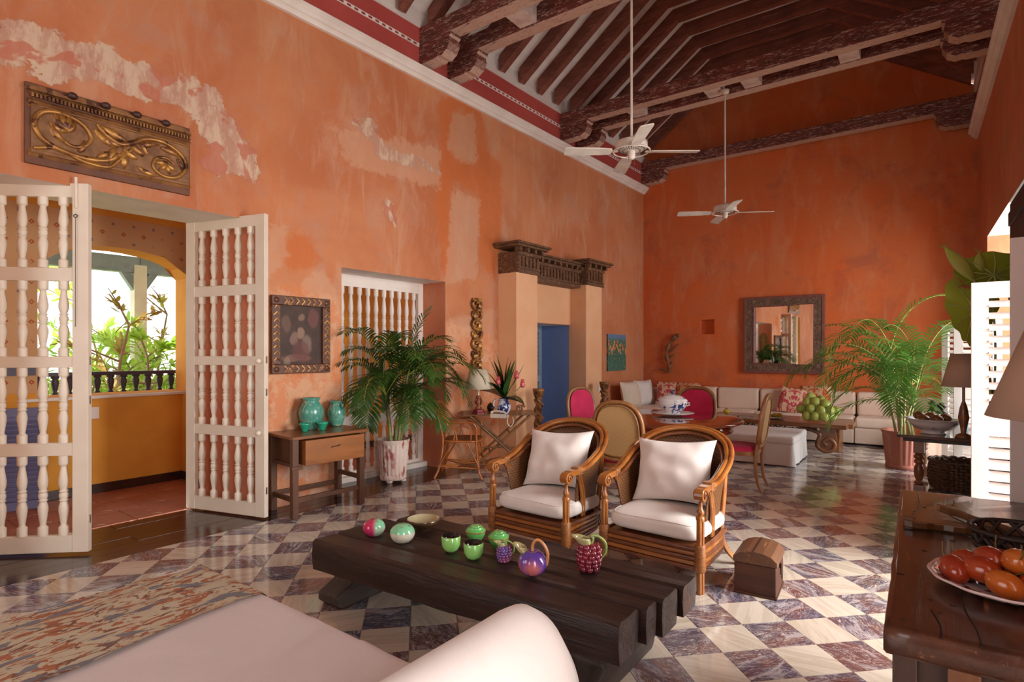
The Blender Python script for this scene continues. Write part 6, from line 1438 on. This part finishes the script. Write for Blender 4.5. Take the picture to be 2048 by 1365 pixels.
shutter('louvred_shutter', 'bright white louvred shutter standing open behind the foreground lamp shade', (.180, 4.60, 0), radians(-1.4), .485, 1.875, 0, m_shw)
m_shb = m_shutter
p = Vector((.0795*3.02, 3.02, 0))
shutter('louvred_shutter', 'shaded louvred shutter at the right edge, above the foreground lamp shade', (p.x, p.y, 0), radians(-1.4), .47, 1.895, 0, m_shb, rails=[(.03,.15),(.92,1.05),(1.55,1.895)])
shutter('louvred_shutter', 'white shutter with sunlit slats beyond the side table lamp', (.165, 8.14, 0), radians(3), .42, 1.80, 0, m_shw)
shutter('louvred_shutter', 'white shutter edge glowing behind the tall palm at the far window', (.075, 9.45, 0), radians(-38), .50, 1.80, 0, m_shw)
# tall navy outer door closing the near half of the wide far opening
d3 = sroot('door_3', tuple(RW(6.13, -.03, 0)), atan2(DRW.y, DRW.x))
mb = MB(); mb.box(0,1.44,-.02,.02,.01,2.925); dp = build('door_panel', mb, m_navy, d3, bev=.004)
for z in (.15, 1.0, 1.9, 2.7): mb = MB(); mb.box(.02,1.42,.02,.036,z,z+.13); build('ledge', mb, m_navy, dp, bev=.003)
# ------------------------------------------------------------------ foreground chest, book stand, fruit plate, lamp
ch = thing('foreground_chest', 'massive dark worn wooden chest at the right foreground holding the fruit plate', 'chest', (0,0,0))
CZ = .85; mb = MB(); N = 30; m_blk0 = sm('crack_dark', (.012,.006,.004), rough=.8, bump=0)
def edge_pts():
    a = Vector((-.089, 1.466)); b = Vector((-.122, 2.98)); c = Vector((.62, 3.02)); d = Vector((.66, 1.50)); out = []
    for p0, p1 in ((a,b),(b,c),(c,d),(d,a)):
        n = int((p1-p0).length/.05)
        for k in range(n): p = p0.lerp(p1, k/n); w_ = .0035*mnoise.noise(Vector((p.x*18, p.y*18, 2))); out.append((p.x+w_, p.y+w_))
    return out
E_ = edge_pts(); n = len(E_); cx, cy = .27, 2.24
def ring(f, z, w_=0): return [(cx+(x-cx)*f, cy+(y-cy)*f, z+.004*mnoise.noise(Vector((x*15, y*15, z*30)))) for x, y in E_]
R_ = [ring(.985, CZ-.062), ring(1.0, CZ-.050), ring(1.0, CZ-.012), ring(.993, CZ-.002), ring(.97, CZ)]
mb.add([p for r in R_ for p in r], [(i*n+j, i*n+(j+1) % n, (i+1)*n+(j+1) % n, (i+1)*n+j) for i in range(4) for j in range(n)], True); mb.add(R_[-1], [tuple(range(n))]); mb.add(R_[0], [tuple(range(n))[::-1]]); build('chest_top', mb, m_chest, ch)
mb = MB(); mb.box(-.068,.60,1.50,2.95,.05,CZ-.06); build('chest_body', mb, m_chestf, ch)
for x0, x1, y0, y1 in ((-.075,-.03,1.485,1.54),(.02,.075,1.478,1.51),(.52,.60,1.478,1.54),(-.078,-.03,2.88,2.96),(-.08,-.06,2.1,2.2)): mb = MB(); mb.box(x0,x1,y0,y1,0,CZ-.062); build('post', mb, m_chestp if x0 == .02 else m_chestf, ch, bev=.004)
for q_ in (((.075,1.475),(.07,1.56),(.055,1.66),(.05,1.78)),((.01,1.472),(.008,1.54),(-.008,1.62)),((-.06,2.97),(-.05,2.7),(-.07,2.5)),((.05,2.96),(.06,2.78),(.04,2.62),(.09,2.5))):
    mb = MB(); mb.tube(spline([(x, y, CZ-.0008) for x, y in q_], 5), .0022, 5); build('crack', mb, m_blk0, ch)
rk = random.Random(8)
for k in range(16):
    x = rk.uniform(-.09,.05); y = rk.uniform(1.5,2.8); mb = MB(); mb.ball((x, y, CZ-.0005), rk.uniform(.004,.010), 8, 5, .0016, .003); build('wear_pit', mb, m_blk0, ch)
for z in (.12, .42): mb = MB(); mb.box(-.03,.60,1.484,1.505,z,z+.10); build('rail', mb, m_chestf, ch, bev=.003)
# wooden cross-shaped stand
bs2 = thing('carved_wooden_stand', 'crossed carved wooden arms with rounded lobed ends lying on the chest', 'stand', (0,0,CZ))
def arm(pts, w_, z):
    (x0,y0),(x1,y1) = pts; a = Vector((x0,y0,0)); b = Vector((x1,y1,0)); d = (b-a).normalized(); s = Vector((-d.y,d.x,0)); L = (b-a).length
    prof = [(0,.35),(-.03,.7),(-.035,1.1),(-.01,1.35),(.03,1.3),(.05,1.0),(.075,.95),(.10,1.15),(.13,1.1),(.16,.75),(.25,.6),(L,.6)]
    poly = [(u,w_*v) for u, v in prof]+[(u,-w_*v) for u, v in prof[::-1]]
    mb = MB(); mb.prism(poly, z, z+.024, lambda u, v, q: tuple(a+d*u+s*v+Vector((0,0,q)))); build('carved_arm', mb, m_old if False else wood('stand_wood_%d' % int(z*1000), (.13,.052,.016), (.07,.028,.010), 'x', .3, .3), bs2, bev=.004)
pA = at(1830, 1042, CZ+.02); pB = at(2010, 1047, CZ+.02); arm(((pA.x, pA.y), (.36, 2.40)), .030, .003)
pC = at(1905, 1020, CZ+.04); pD = at(2048, 1062, CZ+.04); arm(((pC.x, pC.y), (.33, 2.16)), .028, .029)
kb = thing('pierced_dark_basket', 'small black openwork basket in shadow on the chest behind the fruit plate', 'basket', (.19, 2.12, CZ), 0)
m_blk = sm('black_wicker', (.022,.014,.012), rough=.6)
for k in range(14):
    a = 2*pi*k/14; mb = MB(); mb.tube([(.075*cos(a),.075*sin(a),.004),(.10*cos(a+.4),.10*sin(a+.4),.045),(.11*cos(a+.8),.11*sin(a+.8),.09)], .006, 5); mb.tube([(.075*cos(a),.075*sin(a),.004),(.10*cos(a-.4),.10*sin(a-.4),.045),(.11*cos(a-.8),.11*sin(a-.8),.09)], .006, 5); build('wicker_strand', mb, m_blk, kb)
for r, z in ((.075,.004),(.10,.045),(.112,.09)): mb = MB(); mb.tube([(r*cos(2*pi*k/28), r*sin(2*pi*k/28), z) for k in range(28)], .007, 5, closed=True); build('hoop', mb, m_blk, kb)
mb = MB(); mb.lathe([(0,.004),(.075,.004)], 20); build('bottom', mb, m_blk, kb)
p = at(1985, 1160, CZ+.01); px_, py_2 = p.x+.022, p.y-.045
fp = thing('fruit_plate', 'white scalloped plate with purple-brown pattern under red fruit on the chest', 'plate', (px_, py_2, CZ))
mb = MB()
def pf(u, v): a = 2*pi*u; r = .02+.135*v; k = 1+.012*cos(a*12)*v; return (r*k*cos(a), r*k*sin(a), .004+.026*max(0,(v-.5)*2)**1.4)
mb.surf(pf, 72, 10, cu=True); mb.lathe([(0,.004),(.025,.004)], 24); tn = NT('plate_pattern'); s = tn.n('ShaderNodeSeparateXYZ', {0: tn.coord()}); dd = tn.n('ShaderNodeVectorMath', {0: tn.coord()}, operation='LENGTH').outputs['Value']; pt_ = tn.math('MULTIPLY', tn.ramp(tn.noise(26, tn.coord(), 4, .6, 1), .46, .54), tn.ramp(dd, .152, .146)); tn.out(tn.mix(pt_, (.70,.60,.60), (.16,.05,.06)), .12, 0, .5, .4); build('dish', mb, tn.m, fp, solid=.005)
m_tom = sm('red_fruit_skin', (.27,.022,.007), (.36,.055,.011), .2, 4, bump=.03, coat=.5); m_tomo = sm('orange_fruit_skin', (.52,.16,.02), (.44,.10,.014), .2, 4, bump=.03, coat=.5)
frs = [(-.10,-.01,.045,0),(.005,.10,.05,0),(.09,-.045,.05,0),(-.075,.045,.055,0),(-.045,-.02,.062,0),(-.01,.07,.045,0),(.03,.03,.05,0),(-.005,-.065,.045,1),(.055,-.055,.045,0),(.095,.01,.05,0),(.075,.075,.045,0),(-.03,.02,.085,0),(.02,-.01,.10,1)]
f0 = None
for k, (x, y, z, o_) in enumerate(frs):
    r = .032; q = (px_+x, py_2+y, CZ+z*.8+.0)
    mb = MB(); mb.surf(lambda u, v: (r*1.28*-cos(pi*v), r*sin(pi*v)**.9*cos(2*pi*u), r*sin(pi*v)**.9*sin(2*pi*u)), 20, 14)
    az = rg.uniform(0, 6.28) if k != 7 else -.3; o = build('tree_tomato', mb, m_tomo if o_ else m_tom, None, q, (0, rg.uniform(-.5,.3), az))
    tag(o, 'orange-yellow egg-shaped fruit at the front of the scalloped plate' if k == 7 else 'orange egg-shaped fruit lying on top of the red ones' if k == 12 else 'red egg-shaped fruit heaped on the scalloped plate', 'fruit', None if k in (7, 12) else 'red fruit on the scalloped plate')
    mb = MB(); mb.tube(spline([(r*1.2,0,0),(r*1.7,.004,.01),(r*2.3,.0,.03)], 4), .0018, 5); build('stem', mb, sm('fruit_stem', (.14,.13,.04)) if 'fruit_stem' not in bpy.data.materials else bpy.data.materials['fruit_stem'], o)
# foreground lamp: its shade enters the frame at the right
LX, LY = .335, 2.42; tipL = at(1965, 825, 1.25)
fl = thing('foreground_lamp', 'large lamp on the chest whose tan conical shade enters at the right edge', 'lamp', (LX, LY, CZ))
mb = MB(); mb.lathe([(0,0),(.07,0),(.065,.02),(.03,.035),(.035,.09),(.055,.15),(.045,.22),(.02,.27),(.014,.30),(.014,.42)], 24); build('base', mb, m_old, fl)
mb = MB(); mb.lathe([(.205,.385),(.10,.68)], 56, cap=0); build('lamp_shade', mb, m_shd, fl, solid=.004)
# ------------------------------------------------------------------ daybed, throw, arm
db = thing('white_daybed', 'low daybed with white cotton mattress and tall rounded arm in the foreground', 'daybed', (0,0,0))
ZD = .46; c1 = at(395, 1135, ZD); c2 = at(815, 1318, ZD)
x0, x1, yF = -2.74, -.95, 1.255
mb = MB(); N1, N2 = 60, 60
def top(u, v):
    x = lerp(x0, x1, u); y = lerp(-1.2, yF, v); e = min(x-x0, yF-y); z = ZD-.016*math.exp(-max(e,0)/.02)
    wr = .026*mnoise.noise(Vector((x*9+y*3.5, (y-x*.35)*1.6, 0)))*math.exp(-max(0, yF-y)/.40)*min(1, max(0, yF-y)/.03); wr += .014*max(0, mnoise.noise(Vector((x*9+y*5, y*2, 4))))*math.exp(-max(0, yF-y)/.30)
    return (x, y, z+wr+.012*sin(pi*u))
mb.surf(top, 130, 130)
mb.surf(lambda u, v: (lerp(x0,x1,u), yF-.0+.012*sin(pi*v), lerp(ZD-.016, ZD-.14, v)), 20, 6); mb.surf(lambda u, v: (x0-.012*sin(pi*v), lerp(-1.2,yF,1-u), lerp(ZD-.016, ZD-.14, v)), 20, 6)
ma = build('mattress', mb, m_daybed, db)
mb = MB(); mb.tube([(x0, -1.2, ZD-.012), (x0, yF-.04, ZD-.012), (x0+.02, yF-.01, ZD-.012), (x0+.06, yF, ZD-.012), (x1, yF, ZD-.012)], .006, 6); build('piping', mb, m_daybed, ma)
mb = MB(); mb.box(x0+.01, x1, -1.2, yF-.01, .14, ZD-.14); build('frame', mb, m_bone, db, bev=.01)
for x in (x0+.08, x1): mb = MB(); mb.box(x-.04, x+.04, yF-.12, yF-.04, 0, .14); build('leg', mb, m_oldz, db, bev=.004)
# arm: padded upright with a rounded head, running along y
mb = MB(); ax, aw = -.865, .15
def armf(u, v):
    y = lerp(-1.2, 1.33, u); k = max(0, (y-(1.33-.16))/.16); sh_ = sqrt(max(0, 1-k*k))
    a = lerp(-.35*pi, 1.22*pi, v); w_ = aw*(.55+.45*sh_); h_ = (.50)
    zc = .50; x = ax+w_*cos(a)*(1 if sin(a) > 0 else 1); z = zc+(.295*sh_+.0)*sin(a) if sin(a) > 0 else zc+ .50*sin(a)
    lean = .05*(z-.4); return (x+lean, y, z+.006*mnoise.noise(Vector((x*7, y*7, 1)))*(k+.2))
mb.surf(armf, 60, 40); mb.add([armf(1, i/39) for i in range(40)], [tuple(range(40))])
build('rounded_arm', mb, m_cush, db)
# throw
tn = NT('ikat_throw'); v = tn.coord((15,6,1), None, (0,0,radians(-14))); n = tn.noise(1.1, v, 3, .55, 2.2); n2 = tn.noise(1.4, tn.coord((18,6,1), (3,7,0), (0,0,radians(-10))), 3, .55, 2.0); n3 = tn.noise(1.0, tn.coord((12,5,1), (9,2,0)), 2, .5, 1.5)
col = tn.mix(tn.ramp(n, .535, .55), (.50,.43,.31), (.36,.14,.075)); col = tn.mix(tn.ramp(n2, .59, .605), col, (.19,.095,.07)); col = tn.mix(tn.math('MULTIPLY', tn.ramp(n3, .60, .62), .9), col, (.16,.17,.20)); tn.bump(tn.noise(200, tn.coord(), 2), .15, .002); tn.out(col, .85, 0, .2); m_throw = tn.m
mb = MB(); q0 = at(150, 1352, ZD); q1 = at(528, 1190, ZD)
def thr(u, v):
    y = lerp(-.9, yF+.004, v); xr_ = q1.x+(y-q1.y)*(q1.x-q0.x)/(q1.y-q0.y); x = lerp(x0-.008, xr_+.006*mnoise.noise(Vector((y*9,0,0))), u); e = min(x-x0, yF-y)
    p = top((x-x0)/(x1-x0), (y+1.2)/(yF+1.2)); return (x, y, p[2]+.007+.004*mnoise.noise(Vector((x*9, y*9, 2)))+ (.006*math.exp(-((u-1)/.03)**2)))
mb.surf(thr, 70, 90); mb.surf(lambda u, v: (lerp(x0-.008, q1.x, 1-u), yF+.008+.012*sin(pi*v), lerp(ZD-.005, ZD-.12, v)), 20, 5); mb.surf(lambda u, v: (x0-.012-.01*sin(pi*v), lerp(-.9, yF+.005, u), lerp(ZD-.005, ZD-.22, v)), 20, 5)
tag(build('patterned_throw', mb, m_throw), 'cream throw with rust, brown and blue ikat streaks across the daybed end', 'throw')
# ------------------------------------------------------------------ ceiling fans
m_fan = sm('fan_enamel', (.74,.66,.58), rough=.35, bump=0); m_fanb = sm('fan_blade_paint', (.76,.70,.62), rough=.5, bump=0)
def fan(label, x, y, ztop, zm, rzz):
    t = thing('ceiling_fan', label, 'fan', (x, y, zm), rzz)
    mb = MB(); mb.tube([(0,0,.05),(0,0,ztop-zm)], .0125, 10); build('rod', mb, m_fan, t)
    mb = MB(); mb.lathe([(.02,ztop-zm-.06),(.05,ztop-zm-.05),(.06,ztop-zm-.01),(.05,ztop-zm)], 20); build('canopy', mb, m_fan, t)
    mb = MB(); mb.lathe([(0,.075),(.09,.07),(.14,.055),(.15,.045),(.15,.0),(.135,-.015),(.10,-.03),(.05,-.035),(0,-.035)], 36); mo = build('motor_housing', mb, m_fan, t)
    mb = MB()
    for k in range(28): a = 2*pi*k/28; mb.bar((.075*cos(a),.075*sin(a),-.0335),(.125*cos(a),.125*sin(a),-.0215), .006, .004)
    o = build('vent_slots', mb, m_iron, mo); o['kind'] = 'stuff'
    mb = MB(); mb.lathe([(.036,-.035),(.036,-.085),(.030,-.105),(.018,-.112),(0,-.113)], 20); build('hub', mb, m_fan, t)
    mb = MB(); mb.tube([(.17*cos(2*pi*k/40), .17*sin(2*pi*k/40), -.035) for k in range(40)], .008, 6, closed=True); build('blade_ring', mb, m_fan, t)
    mb = MB(); mb.tube([(.03,.02,-.10),(.032,.021,-.16)], .0015, 4); build('pull_chain', mb, m_chrome, t)
    for k in range(4):
        a = 2*pi*k/4; mb = MB(); mb.prism([(.13,.018),(.2,.03),(.2,-.03),(.13,-.018)], -.038, -.033, lambda u, v, q: (u, v, q)); b0 = MB()
        poly = [(.19,-.045),(.30,-.058),(.60,-.066),(.63,-.058),(.635,0),(.63,.058),(.60,.066),(.30,.058),(.19,.045)]
        b0.prism(poly, -.004, .004, lambda u, v, q: (u, v*cos(.2), q+v*sin(.2)-.036)); bl_ = build('blade', b0, m_fanb, t, None, (0,0,a)); build('blade_iron', mb, m_fan, bl_)
    return t
yf = 5.0; d = ray(1263, 0); f1 = d*(yf/d.y)
fan('ceiling fan nearer the camera with a long white rod', f1.x, f1.y, 5.0, 3.375, radians(36.6))
d = ray(1450, 410); f2 = d*(8.02/d.y)
fan('smaller-looking ceiling fan further down the room', f2.x, f2.y, 5.04, 3.39, radians(30))
